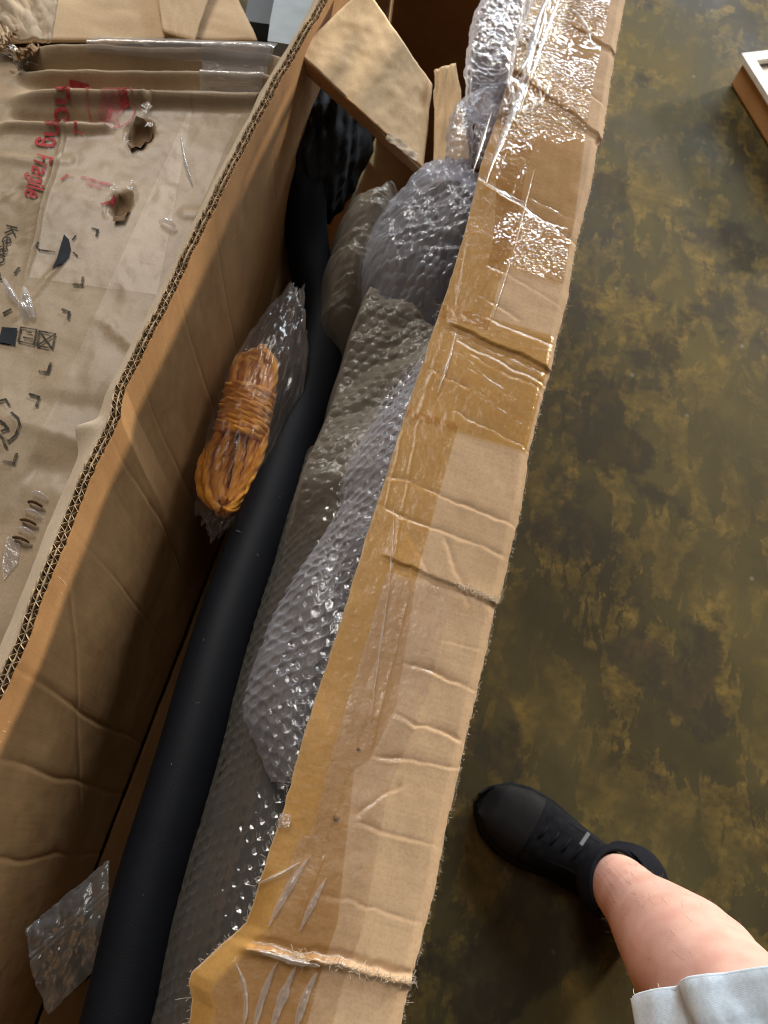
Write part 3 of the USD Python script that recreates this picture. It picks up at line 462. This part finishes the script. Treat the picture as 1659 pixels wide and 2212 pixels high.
# ------------------------------------------------------------------ neighbours at the top of the picture
c3 = thing('far_carton', 'plain tan cardboard carton with a bent open flap behind the crushed end', 'carton')
a1, a2, a3, a4 = P(-260, 95, .47), P(556, 92, .47), P(470, -90, .47), P(-300, -120, .47)
obj('top_panel', slab(quad(a1, a2, a3, a4, 60, 30, .010, 111), -.004), 'kraft_far', c3)
Q = [np.array(q) for q in (a1, a2, a3, a4)]
for i in range(4):
    u, w = Q[i] + [0, 0, -.006], Q[(i + 1) % 4] + [0, 0, -.006]; u2, w2 = u.copy(), w.copy(); u2[2] = w2[2] = .004
    obj('side_panel', slab(quad(u2, w2, w, u, 20, 20, .002, 112 + i), .003), 'kraft_far', c3)
obj('open_flap', slab(quad(P(20, 88, .535), P(112, 92, .53), P(135, -60, .55), P(-60, -60, .57), 30, 30, .014, 121), -.004), 'kraft_pale', c3)
obj('loose_flap', slab(quad(P(352, 72, .482), P(420, 92, .482), P(470, -60, .49), P(330, -60, .488), 20, 20, .004, 122), -.003), 'kraft_far', c3)
bx = trimesh.creation.box([.055, .30, .40]); bx.apply_transform(trimesh.transformations.rotation_matrix(.22, [0, 0, 1])); q = P(552, 10, .4); bx.apply_translation([q[0], q[1] + .1, .202])
db = thing('dark_crate', 'dark blue grey plastic crate squeezed between far carton and pale parcel', 'crate'); obj('crate_body', bx, 'dark_plastic', db, smooth=False)
bm = trimesh.creation.box([.061, .306, .02]); bm.apply_transform(trimesh.transformations.rotation_matrix(.22, [0, 0, 1])); bm.apply_translation([q[0], q[1] + .1, .404]); obj('rim', bm, 'dark_plastic', db, smooth=False)
pw = trimesh.creation.box([.085, .34, .46]).subdivide().subdivide().subdivide(); pw.apply_transform(trimesh.transformations.rotation_matrix(.2, [0, 0, 1])); q = P(622, 20, .46); v = pw.vertices + [q[0] + .005, q[1] + .10, .235]
v = v + .006 * (np.stack([n2(v[:, 0] + v[:, 2], v[:, 1], 14, 3, s) for s in (1, 2, 3)], -1)) * (v[:, 2:] > .02)
obj('wrapped_parcel', (v, pw.faces), 'pale_wrap', smooth=30, label='pale grey plastic wrapped parcel against the far top of the left wall', cat='parcel')
# tray box on the floor at the right
tb_ = thing('shallow_box', 'brown box with a cream rim standing on the floor at the right edge', 'box')
g0 = P(1606, 142, .05); gx = P(1672, 248, .05) - g0; gx /= np.linalg.norm(gx); gy = np.cross([0, 0, 1.], gx)
def along(a_, b_, z): return np.array([*(g0 + gx * a_ + gy * b_)[:2], z])
Wd, Ln = .34, .42
for (s, e) in (((0, 0), (Ln, 0)), ((Ln, 0), (Ln, Wd)), ((Ln, Wd), (0, Wd)), ((0, Wd), (0, 0))): obj('side_panel', slab(quad(along(*s, .004), along(*e, .004), along(*e, .062), along(*s, .062), 12, 12, .001, 5), -.004), 'kraft_inside', tb_)
obj('lid', slab(quad(along(0, 0, .055), along(Ln, 0, .055), along(Ln, Wd, .055), along(0, Wd, .055), 12, 12, .002, 6), .004), 'white_paper', tb_)
for (s, e) in (((-.012, -.012), (Ln, .012)), ((-.012, .012), (.012, Wd)), ((Ln - .012, .012), (Ln, Wd)), ((.012, Wd - .012), (Ln - .012, Wd))):
    p0, p1 = along(*s, .062), along(*e, .062); mid = (p0 + p1) / 2; bxm = trimesh.creation.box([abs(e[0] - s[0]), abs(e[1] - s[1]), .012]); T = np.eye(4); T[:3, 0], T[:3, 1], T[:3, 2], T[:3, 3] = gx, gy, [0, 0, 1], mid + [0, 0, .004]; bxm.apply_transform(T); obj('rim', bxm, 'white_paper', tb_, smooth=False)

# ------------------------------------------------------------------ contents: black tube, bag, rope, wraps
tp = curve([P(215, 2340, .42), P(278, 2106, .42), P(313, 1948, .42), P(400, 1660, .42), P(444, 1500, .418), P(510, 1290, .41), P(570, 1130, .40), P(627, 953, .39), P(670, 815, .375), P(690, 735, .365)], 110)
tp2 = curve([tp[-1], P(695, 690, .367), P(688, 645, .375), P(674, 590, .388), P(664, 520, .405), P(660, 440, .43), P(664, 360, .445)], 60)
pt = np.vstack([tp, tp2[1:]]); from scipy.ndimage import gaussian_filter1d; pt = gaussian_filter1d(pt, 2.5, axis=0, mode='nearest')
tbx = thing('black_tube', 'thick matt black padded tube with an elbow, running the length of the open carton', 'tube')
rad = np.interp(np.arange(len(pt)), [0, 118, 150, 170], [.0285, .0285, .025, .024]) + .0025 * np.exp(-((np.arange(len(pt)) - 112) / 9.) ** 2)
obj('tube_body', tube(pt, rad, 40), 'black_tube', tbx)
dl = pt[:105][RNG.integers(0, 105, 60)] + np.stack([RNG.uniform(-.014, .014, 60), np.zeros(60), np.full(60, .0262)], -1); fibres('lint', dl, tbx, 70, .0006, .003, (.3, .6, .05), .00022, 12)
c_ = P(712, 300, .42); s = trimesh.creation.icosphere(5); v = s.vertices; v = v * (1 + .5 * (fbm(v * 2.2, 4, 7) - .5) + .10 * np.sin(v[:, 0] * 22 + v[:, 1] * 16) * .25)[:, None] * [.052, .13, .085] + c_
obj('black_bag', (v, s.faces), 'black_cloth', label='black ribbed fabric bag in the dark corner under the end flap', cat='bag')
# rope hank: strands along, a tight wrap about the middle
h0, h1 = P(478, 1112, .40), P(566, 745, .425); ax = h1 - h0; HL = np.linalg.norm(ax); ax /= HL; up = np.array([0, 0, 1.]) - ax * ax[2]; up /= np.linalg.norm(up); sd = np.cross(ax, up)
hank = thing('rope_hank', 'hank of orange rope wound tight around its middle, inside the clear bag', 'rope')
def HP(s_, t_, u_): return h0 + ax * np.asarray(s_)[..., None] + sd * np.asarray(t_)[..., None] + up * np.asarray(u_)[..., None]
def rope(c, r=.0038): 
    n = len(c); L = np.cumsum(np.r_[0, np.linalg.norm(np.diff(c, axis=0), axis=1)]); v, f = tube(c, r, 10); k = n * 10
    g = np.tile(np.arange(10) * 2 * np.pi / 10, n); l = np.repeat(L, 10); base = np.repeat(c, 10, 0); v[:k] = base + (v[:k] - base) * (1 + .24 * np.cos(3 * g - l * 380))[:, None]; return v, f
mid = .60
for i in range(11):
    a_ = np.linspace(0, 2 * np.pi, 150); k = i / 10.; wv = .0030 + .0215 * ((i * 7) % 11) / 10.; e0 = .002 + .016 * ((i * 5) % 11) / 10; e1 = .003 + .020 * ((i * 3) % 11) / 10
    s_ = (HL / 2) - np.cos(a_) * (HL / 2) ; s_ = e0 + (HL - e0 - e1) * s_ / HL
    w = wv * (1.15 - .30 * np.exp(-((s_ / HL - mid) / .16) ** 2) + .25 * sstep(.5, .25, s_ / HL)); t_ = w * np.sign(np.sin(a_)) * np.abs(np.sin(a_)) ** .55 + .0035 * np.sin(2 * a_ + 1.7 * i) + .0015 * np.sin(5 * a_ + i)
    u_ = (.013 * (k - .35) + .004 * np.sin(2 * a_ + i)) * (1 - .3 * np.exp(-((s_ / HL - mid) / .15) ** 2))
    obj('strand', rope(gaussian_filter1d(HP(s_, t_, u_), 1.5, axis=0)), 'rope', hank)
a_ = np.linspace(0, 2 * np.pi * 9, 420); s_ = HL * .44 + (HL * .28) * a_ / a_[-1]
obj('wrap', rope(HP(s_, (.0245 + .0008 * np.sin(5 * a_)) * np.cos(a_ + .1 * np.sin(2.3 * a_)), .0195 * np.sin(a_) + .001)), 'rope', hank)
s = trimesh.creation.icosphere(5); v = s.vertices.copy(); nb = fbm(v * 3.1, 4, 17) - .5; cr_ = np.abs(fbm(v * 6.5, 3, 19) - .5)
v = v * (1 + .35 * nb + .25 * cr_)[:, None]; b0, b1 = P(462, 1150, .39), P(640, 622, .43); bm_ = (b0 + b1) / 2; bl = np.linalg.norm(b1 - b0) / 2; ba = (b1 - b0) / (2 * bl); bu = np.array([0, 0, 1.]) - ba * ba[2]; bu /= np.linalg.norm(bu); bs = np.cross(ba, bu)
tap = 1 - .45 * np.clip(v[:, :1], 0, 1) ** 2
v = bm_ + ba * v[:, :1] * bl + bs * v[:, 1:2] * .040 * tap + bu * v[:, 2:] * .034 * tap
obj('clear_bag', (v, s.faces), 'bag_film', label='crumpled clear plastic bag holding the orange rope', cat='bag')

# long bubble wrapped post beside the tube
post = thing('wrapped_post', 'long dark post in bubble wrap lying between the black tube and the taped flap', 'wrapped post')
yp = np.arange(-.36, .36, .0013); ap = np.linspace(-.5, 3.3, 230); YP, AP = np.meshgrid(yp, ap, indexing='ij')
def post_x(y): o = np.argsort(pt[:110, 1]); return np.interp(y, pt[:110, 1][o], pt[:110, 0][o]) + .0285 + .062
def post_S(r_, lump):
    R = r_ + lump * (.006 * n2(YP, AP * .08, 14, 3, 131) + .010 * n2(YP, AP * .1, 4, 2, 132)); xc = post_x(YP)
    return np.stack([xc - R * .80 * np.cos(AP), YP, .375 + R * 1.22 * np.sin(AP)], -1)
core = tube(np.stack([post_x(np.linspace(-.36, .34, 40)), np.linspace(-.36, .34, 40), np.full(40, .375)], -1), .064, 32, ell=1.4); obj('core', core, 'dark_post', post)
SP = post_S(.092, 1); obj('bubble_wrap', sheet(on_surface(SP, bubbles(YP, AP * .088) * .7 * (.75 + .5 * n2(YP, AP, 20, 2, 133)))), 'bubble_film_dim', post)

# bright loose sheet of bubble wrap that rises to the flap
SLp = [(985, 640), (935, 725), (885, 790), (845, 850), (790, 900), (755, 960), (735, 1010), (738, 1060), (700, 1120), (660, 1180), (620, 1235), (590, 1290), (560, 1370), (528, 1450), (516, 1500), (520, 1545), (545, 1600), (580, 1680)]
SL = poly_fn(SLp, .525)
yv = np.arange(.03, .52, .0011); uv_ = np.linspace(0, 1, 110); YV, UV = np.meshgrid(yv, uv_, indexing='ij')
wdt = (.022 - SL(YV)); Xs = SL(YV) + wdt * UV
Zs = .505 + .078 * np.sin(np.pi / 2 * UV) ** .8 - .020 * (1 - UV) ** 6 + .012 * n2(Xs, YV, 13, 3, 141) + .005 * n2(Xs, YV, 40, 3, 142) + .009 * np.sin(YV * 70 + Xs * 120) * sstep(.28, .2, YV) * (1 - UV) * .5
Zs = np.minimum(Zs, .587 - .0 * Zs)
S = np.stack([Xs, YV, Zs], -1)
S = on_surface(S, -bubbles(YV, UV * .09) * (.8 + .8 * n2(YV, UV, 25, 2, 144)) * -1)
S[..., 2] = np.where(S[..., 0] > -.012, np.minimum(S[..., 2], .5915), S[..., 2])
obj('bubble_wrap_sheet', sheet(S), 'bubble_film', label='bright sheet of bubble wrap curling out from under the taped flap', cat='bubble wrap')
# second fold of the same wrap, behind
yv = np.arange(.25, .50, .0012); YV, UV = np.meshgrid(yv, np.linspace(0, 1, 80), indexing='ij'); SL2 = poly_fn([(1000, 600), (930, 720), (850, 800), (770, 910), (728, 1000), (733, 1060), (760, 1100)], .49)
Xs = SL2(YV) + (.015 - SL2(YV)) * UV; S = np.stack([Xs, YV, .465 + .07 * UV ** .7 + .010 * n2(Xs, YV, 16, 3, 145)], -1); S = on_surface(S, bubbles(YV, UV * .09))
obj('bubble_wrap_fold', sheet(S), 'bubble_film', label='second bubble wrap layer showing left of the bright sheet, beside grey film', cat='bubble wrap')

# crumpled film over the parcel in the middle
def film_field(name, label, cat, x0, x1, y0, y1, hfun, mat_, step=.0015, core=None, core_mat='brown_core', drop=.03):
    X, Y_ = np.meshgrid(np.arange(x0, x1, step), np.arange(y0, y1, step), indexing='ij'); Zf = hfun(X, Y_)
    t = thing(name, label, cat); obj('film', sheet(np.stack([X, Y_, Zf], -1)), mat_, t)
    obj('core', sheet(np.stack([X, Y_, Zf - drop], -1)[::3, ::3]), core_mat, t); return t
def creased(X, Y_, a, s, seed):
    q = X * math.cos(a) + Y_ * math.sin(a); r_ = -X * math.sin(a) + Y_ * math.cos(a); w = n2(X, Y_, 10, 3, seed + 1) * .05
    return (1 - 2 * np.abs(n2((q + w) * 1.0, r_ * .28, s, 4, seed))) 
dome_c = P(925, 470, .53)
def dome_h(X, Y_, part=0):
    bub = bubbles(X * 1.25, Y_ * 1.1) * .9
    d = np.hypot((X - dome_c[0] - .012) / .082, (Y_ - dome_c[1] - .02) / .115); z = .40 + .15 * np.sqrt(np.clip(1 - d ** 2, 0, 1)) ** 1.0
    if part == 0: return np.where(X > -.02, np.minimum(np.where(d < 1.02, z, z - .1) + bub + .045 * creased(X + .02 * n2(X, Y_, 15, 2, 174), Y_ + .02 * n2(X, Y_, 15, 2, 175), .6, 13, 153) + .016 * creased(X, Y_, 2.0, 40, 154) - .014 + .010 * creased(X, Y_, .4, 100, 157) - .038, .587), np.where(d < 1.02, z, z - .1) + bub + .045 * creased(X + .02 * n2(X, Y_, 15, 2, 174), Y_ + .02 * n2(X, Y_, 15, 2, 175), .6, 13, 153) + .016 * creased(X, Y_, 2.0, 40, 154) - .014 + .010 * creased(X, Y_, .4, 100, 157) - .038)
    body = .485 + .030 * np.clip((X + .10) / .1, 0, 1) + .02 * n2(X, Y_, 12, 3, 151); body = body - .16 * sstep(-.082, -.105, X + .008 * n2(Y_, X, 30, 3, 152))
    z = body - .16 * sstep(.49, .60, Y_ + .07 * n2(X, Y_, 22, 3, 158) + .3 * X); 
    wx = X + .012 * n2(X, Y_, 18, 3, 171); wy = Y_ + .012 * n2(X, Y_, 18, 3, 172); z = z + .8 * bubbles(X + .01 * n2(X, Y_, 9, 2, 173), Y_) + .075 * creased(wx, wy, 2.25, 11, 153) + .014 * creased(wx, wy, 2.0, 34, 154) - .075
    return np.where(X > -.02, np.minimum(z, .586), z)
fp_ = film_field('film_wrapped_parcel', 'grey crumpled plastic film bulging over a parcel left of the flap', 'parcel', -.125, .03, .40, .75, dome_h, 'crumpled_film')
X, Y_ = np.meshgrid(np.arange(-.12, .03, .0015), np.arange(.14, .60, .0015), indexing='ij'); Zb = dome_h(X, Y_, 1) - .11 * sstep(.31, .16, Y_ + .05 * n2(X, Y_, 20, 3, 159))
obj('film', sheet(np.stack([X, Y_, Zb], -1)), 'soft_film', fp_, label='folds of the film below the bulge, shade painted in as dull beige'); obj('core', sheet(np.stack([X, Y_, Zb - .03], -1)[::3, ::3]), 'brown_core', fp_)
lc = P(785, 460, .46)
def lump_h(X, Y_):
    d = np.hypot((X - lc[0] - .008) / .046, (Y_ - lc[1] + .015) / .135); z = .30 + .175 * np.sqrt(np.clip(1 - d ** 2, 0, 1))
    hc = P(800, 400, .45); z = z - .07 * np.exp(-(np.hypot((X - hc[0]) / .016, (Y_ - hc[1]) / .030)) ** 4)
    return z + .040 * creased(X, Y_, 1.3, 22, 161) + .016 * creased(X, Y_, .2, 52, 162) + .005 * creased(X, Y_, 2, 120, 163) - .04
film_field('film_wrapped_fitting', 'dull beige film wrapped lump with a dark hollow, beside the black bag', 'parcel', lc[0] - .045, lc[0] + .060, lc[1] - .155, lc[1] + .125, lump_h, 'soft_film')
# bubble wrap column and loop near the far end of the flap
def wrap_tube(px, rad, name, label, seed, sides=90, n=260, flat=1.):
    c = curve([P(x, y, z) for x, y, z in px], n); t, a, b = frames(c); g = np.linspace(0, 2 * np.pi, sides); L = np.r_[0, np.cumsum(np.linalg.norm(np.diff(c, axis=0), axis=1))]
    G, LL = np.meshgrid(g, L, indexing='xy'); R = rad * (1 + .5 * n2(G * 0 + np.cos(G), LL * 40, 1.3, 3, seed) + .35 * n2(np.sin(G) * 2, LL * 90, 1.5, 3, seed + 1)); R = R + bubbles(LL, G * rad * .95) * .45 + rad * .16 * (1 - 2 * np.abs(n2(np.cos(G) * 2 + LL * 30, np.sin(G) * 2, 2.2, 3, seed + 3))) - rad * .1
    V = c[:, None] + R[..., None] * (np.cos(G)[..., None] * a[:, None] * flat + np.sin(G)[..., None] * b[:, None]); return obj(name, sheet(V), 'bubble_film', label=label, cat='bubble wrap')
wrap_tube([(1108, -70, .635), (1088, 20, .632), (1066, 90, .628), (1056, 150, .62), (1062, 235, .59)], .0235, 'bubble_wrap_roll', 'bunched upright roll of bubble wrap beside the far end of the flap', 171)
wrap_tube([(1062, 215, .555), (1028, 228, .56), (1000, 255, .56), (992, 300, .555), (990, 352, .54)], .0125, 'bubble_wrap_loop', 'thin loop of twisted bubble wrap in front of the end flap', 175, 60, 200)
wrap_tube([(1074, 200, .555), (1052, 260, .555), (1042, 310, .55), (1040, 360, .54)], .011, 'bubble_wrap_strand', 'twisted strand of bubble wrap dropping along the flap onto the grey dome', 177, 60, 160)

# zip bag at the lower left
zb = thing('zip_bag', 'clear zip bag with small black parts, at the lower left by the tube', 'bag')
za, zb1, zc, zd = P(58, 2006, .34), P(236, 1858, .36), P(246, 2050, .33), P(104, 2190, .31)
U, V = np.meshgrid(np.linspace(0, 1, 80), np.linspace(0, 1, 80), indexing='ij'); U, V = U[..., None], V[..., None]
S = za * (1 - U) * (1 - V) + zb1 * U * (1 - V) + zc * U * V + zd * (1 - U) * V; S0 = S.copy()
S = S + np.array([.02, .02, .35])[None, None] * (.02 * np.sin(np.pi * V) * 2 + .05 * (n2(U[..., 0], V[..., 0], 5, 4, 181))[..., None])
obj('film', slab(S, .002), 'zip_film', zb)
obj('zip_seam', tube(S[:, 24] + [0, 0, .002], .0016, 8), 'zip_film', zb); obj('zip_seam', tube(S[:, 29] + [0, 0, .002], .0012, 8), 'zip_film', zb)
for k in range(7):
    q = S0[20 + 6 * k, 48 + (k * 13) % 26] + [0, 0, -.016]; obj('small_part', blob(q[0], q[1], q[2], .014, .020, .010, 30 + k, .5), 'black_tube', zb)

# ------------------------------------------------------------------ person: foot and lower leg
person = thing('person', 'person in pale shorts and a black knit shoe standing beside the carton', 'person')
import manifold3d as m3
def hull_chain(js):
    def sph(c, r): s_ = trimesh.creation.icosphere(3, r); s_.apply_translation(c); return m3.Manifold(m3.Mesh(np.asarray(s_.vertices, np.float32), np.asarray(s_.faces, np.uint32)))
    out = None
    for (c0, r0), (c1, r1) in zip(js[:-1], js[1:]):
        h = (sph(c0, r0) + sph(c1, r1)).hull(); out = h if out is None else out + h
    return out
def smooth(man, edge=.006, it=12):
    q = man.refine_to_length(edge).to_mesh(); t = trimesh.Trimesh(q.vert_properties[:, :3], q.tri_verts, process=True); trimesh.smoothing.filter_taubin(t, iterations=it); return t
toe, heel = P(1040, 1712, .02), P(1418, 1972, .02); toe[2] = heel[2] = 0; fd = toe - heel; FL = np.linalg.norm(fd); fd /= FL; fs = np.cross([0, 0, 1.], fd)
def FP(s_, t_, z_): return heel + fd * s_ * FL + fs * t_ + np.array([0, 0, z_])
ank = P(1338, 1912, .135); knee = P(1622, 2222, .47); hip = knee + np.array([.06, -.30, .26])
kn = knee - ank
leg = hull_chain([(ank + [0, 0, -.050], .034), (ank, .0355), (ank + kn * .22 , .039), (ank + kn * .42, .049), (ank + kn * .62, .0575), (ank + kn * .8, .055), (knee, .054), (knee + (hip - knee) * .5, .068), (hip, .082)])
calf = hull_chain([(ank + kn * .40 - fd * .012, .044), (ank + kn * .62 - fd * .020, .056), (ank + kn * .82 - fd * .010, .048)])
obj('leg', smooth(leg + calf, .007, 25), 'skin', person)
# shoe: a lofted upper over a sole
ss = np.linspace(0, 1, 70); wid_ = np.interp(ss, [0, .04, .12, .3, .5, .68, .8, .9, .97, 1], [.018, .028, .034, .034, .038, .047, .046, .037, .020, .004]); hgt = np.interp(ss, [0, .05, .2, .36, .5, .65, .8, .92, 1], [.055, .078, .090, .086, .076, .060, .047, .036, .012])
off = np.interp(ss, [0, .5, .75, 1], [0, .0, .004, .006])
g = np.linspace(0, np.pi, 36)
def loft(w, h, z0, pw_=.75):
    V = np.zeros((len(ss), len(g), 3))
    for i in range(len(ss)):
        c, s__ = np.cos(g), np.sin(g); V[i] = heel + fd * ss[i] * FL + fs * (off[i] + w[i] * np.sign(c) * np.abs(c) ** .8)[:, None] + np.array([0, 0, 1.]) * (z0 + (h[i] - z0) * s__ ** pw_)[:, None]
    return V
UPV = loft(wid_ * .97, hgt, .024); UPV = UPV + .0012 * n2(UPV[..., 0] + UPV[..., 2], UPV[..., 1], 90, 3, 191)[..., None]
shoe = obj('shoe', sheet(UPV), 'shoe_knit', person, label='black knit shoe with a pale tab on the tongue')
SO = loft(wid_ * 1.06 + .002, np.minimum(np.full(70, .028) + .006 * (ss < .15), hgt + .002), .0, .16); obj('sole', sheet(SO), 'shoe_knit', shoe)
TC = UPV[50:-2]; obj('toe_cap', sheet(on_surface(TC, np.full(TC.shape[:2], -.0012) * 1) if False else TC + np.array([0, 0, .0022])), 'shoe_rubber', shoe)
# ankle collar of the knit
cp = [FP(.27, 0, .060), FP(.26, 0, .085), ank + [0, 0, -.022], ank + [0, 0, -.006]]
col = curve(cp, 24); obj('collar', tube(col, np.interp(np.linspace(0, 1, 24), [0, .5, 1], [.050, .0485, .0430]), 40, cap=False), 'sock', shoe)
rim_c = col[-1]; t_, a__, b__ = frames(col); gg = np.linspace(0, 2 * np.pi, 60); obj('collar_rim', tube(rim_c + .0410 * (np.cos(gg)[:, None] * a__[-1] + np.sin(gg)[:, None] * b__[-1]), .0030, 12, cap=False), 'sock', shoe)
for k in range(5):
    s0 = .46 + .055 * k; hh = np.interp(s0, ss, hgt); lw = .020 - .001 * k
    c = np.array([FP(s0 + .012 * q, off[int(s0 * 69)] + lw * q, hh - .0105 * q * q + .0010) for q in np.linspace(-1, 1, 14)]); obj('lace', tube(c, .0024, 8), 'sock', shoe)
for q in (-1, 1):
    c = np.array([FP(s0, np.interp(s0, ss, off) + q * np.interp(s0, ss, wid_) * .60, np.interp(s0, ss, hgt) * .90 + .001) for s0 in np.linspace(.44, .72, 24)]); obj('eyestay', tube(c - [0, 0, .003], .005, 10, ell=.5), 'shoe_knit', shoe)
tbm = trimesh.creation.box([.019, .0045, .0025]); T = np.eye(4); T[:3, 0] = P(1271, 1801, .094) - P(1254, 1826, .094); T[:3, 0] /= np.linalg.norm(T[:3, 0]); T[:3, 1] = np.cross([0, 0, 1], T[:3, 0]); T[:3, 3] = P(1263, 1812, .094); tbm.apply_transform(T); obj('tongue_tab', tbm, 'grey_tab', shoe, smooth=False)
# shorts: a loose leg with a rolled hem
hemc = P(1655, 2158, .475); sdir = hip - hemc; sl = np.linalg.norm(sdir); sdir /= sl
hp = curve([hemc, hemc + sdir * sl * .4, hip + [0, 0, .05], hip + sdir * .10], 70); t_, a__, b__ = frames(hp); gg = np.linspace(0, 2 * np.pi, 140); G, K = np.meshgrid(gg, np.linspace(0, 1, 70))
Rr = .084 + .022 * K + .010 * np.sin(3 * G + 1) * (1 - .5 * K) + .012 * n2(np.cos(G) * 2, np.sin(G) * 2 + K * 3, 1.6, 3, 195) + .006 * np.sin(7 * G + 6 * K) * (1 - K) + .0025 * (K < .075) - .003 * np.exp(-((K - .085) / .012) ** 2) + .005 * np.sin(9 * G + 14 * K) * K * (1 - K) + .008 * n2(np.cos(G) * 2, K * 4, 3, 3, 196)
SV = hp[:, None] + Rr[..., None] * (np.cos(G)[..., None] * a__[:, None] + np.sin(G)[..., None] * b__[:, None])
shorts = obj('shorts', slab(SV, .003), 'shorts_cloth', person)
hem = SV[0]; hem_in = tube(gaussian_filter1d(hem, 1, axis=0, mode='wrap'), .0028, 10, cap=False); obj('hem', hem_in, 'shorts_cloth', shorts)

# threads at the hem, fine hair on the shin
r_ = np.random.default_rng(8); fibres('hem_threads', hem, shorts, 90, .0015, .004, (-.2, .2, -.9), .0004, 8)
lm = smooth(leg + calf, .007, 25); keep = lm.vertices[(lm.vertices[:, 2] > .15) & (lm.vertices[:, 2] < .46)]; nn = lm.vertex_normals[(lm.vertices[:, 2] > .15) & (lm.vertices[:, 2] < .46)]
pp, cc = [], []
for i in r_.choice(len(keep), 420):
    d = nn[i] * .5 + np.array([0, 0, -.8]) + r_.normal(0, .25, 3); d /= np.linalg.norm(d); L = r_.uniform(.004, .010); pp += [keep[i] - nn[i] * .0005 + d * L * t for t in (0, .5, 1)]; cc.append(3)
hc_ = UsdGeom.BasisCurves.Define(stage, free(str(person.GetPath()), 'leg_hair')); hc_.CreateTypeAttr('linear'); hc_.CreateCurveVertexCountsAttr(cc); hc_.CreatePointsAttr(Vt.Vec3fArray.FromNumpy(np.array(pp, np.float32))); hc_.CreateWidthsAttr([.00016]); hc_.SetWidthsInterpolation('constant')
UsdShade.MaterialBindingAPI.Apply(hc_.GetPrim()).Bind(M['kraft_torn']); props(hc_.GetPrim(), kind='stuff')
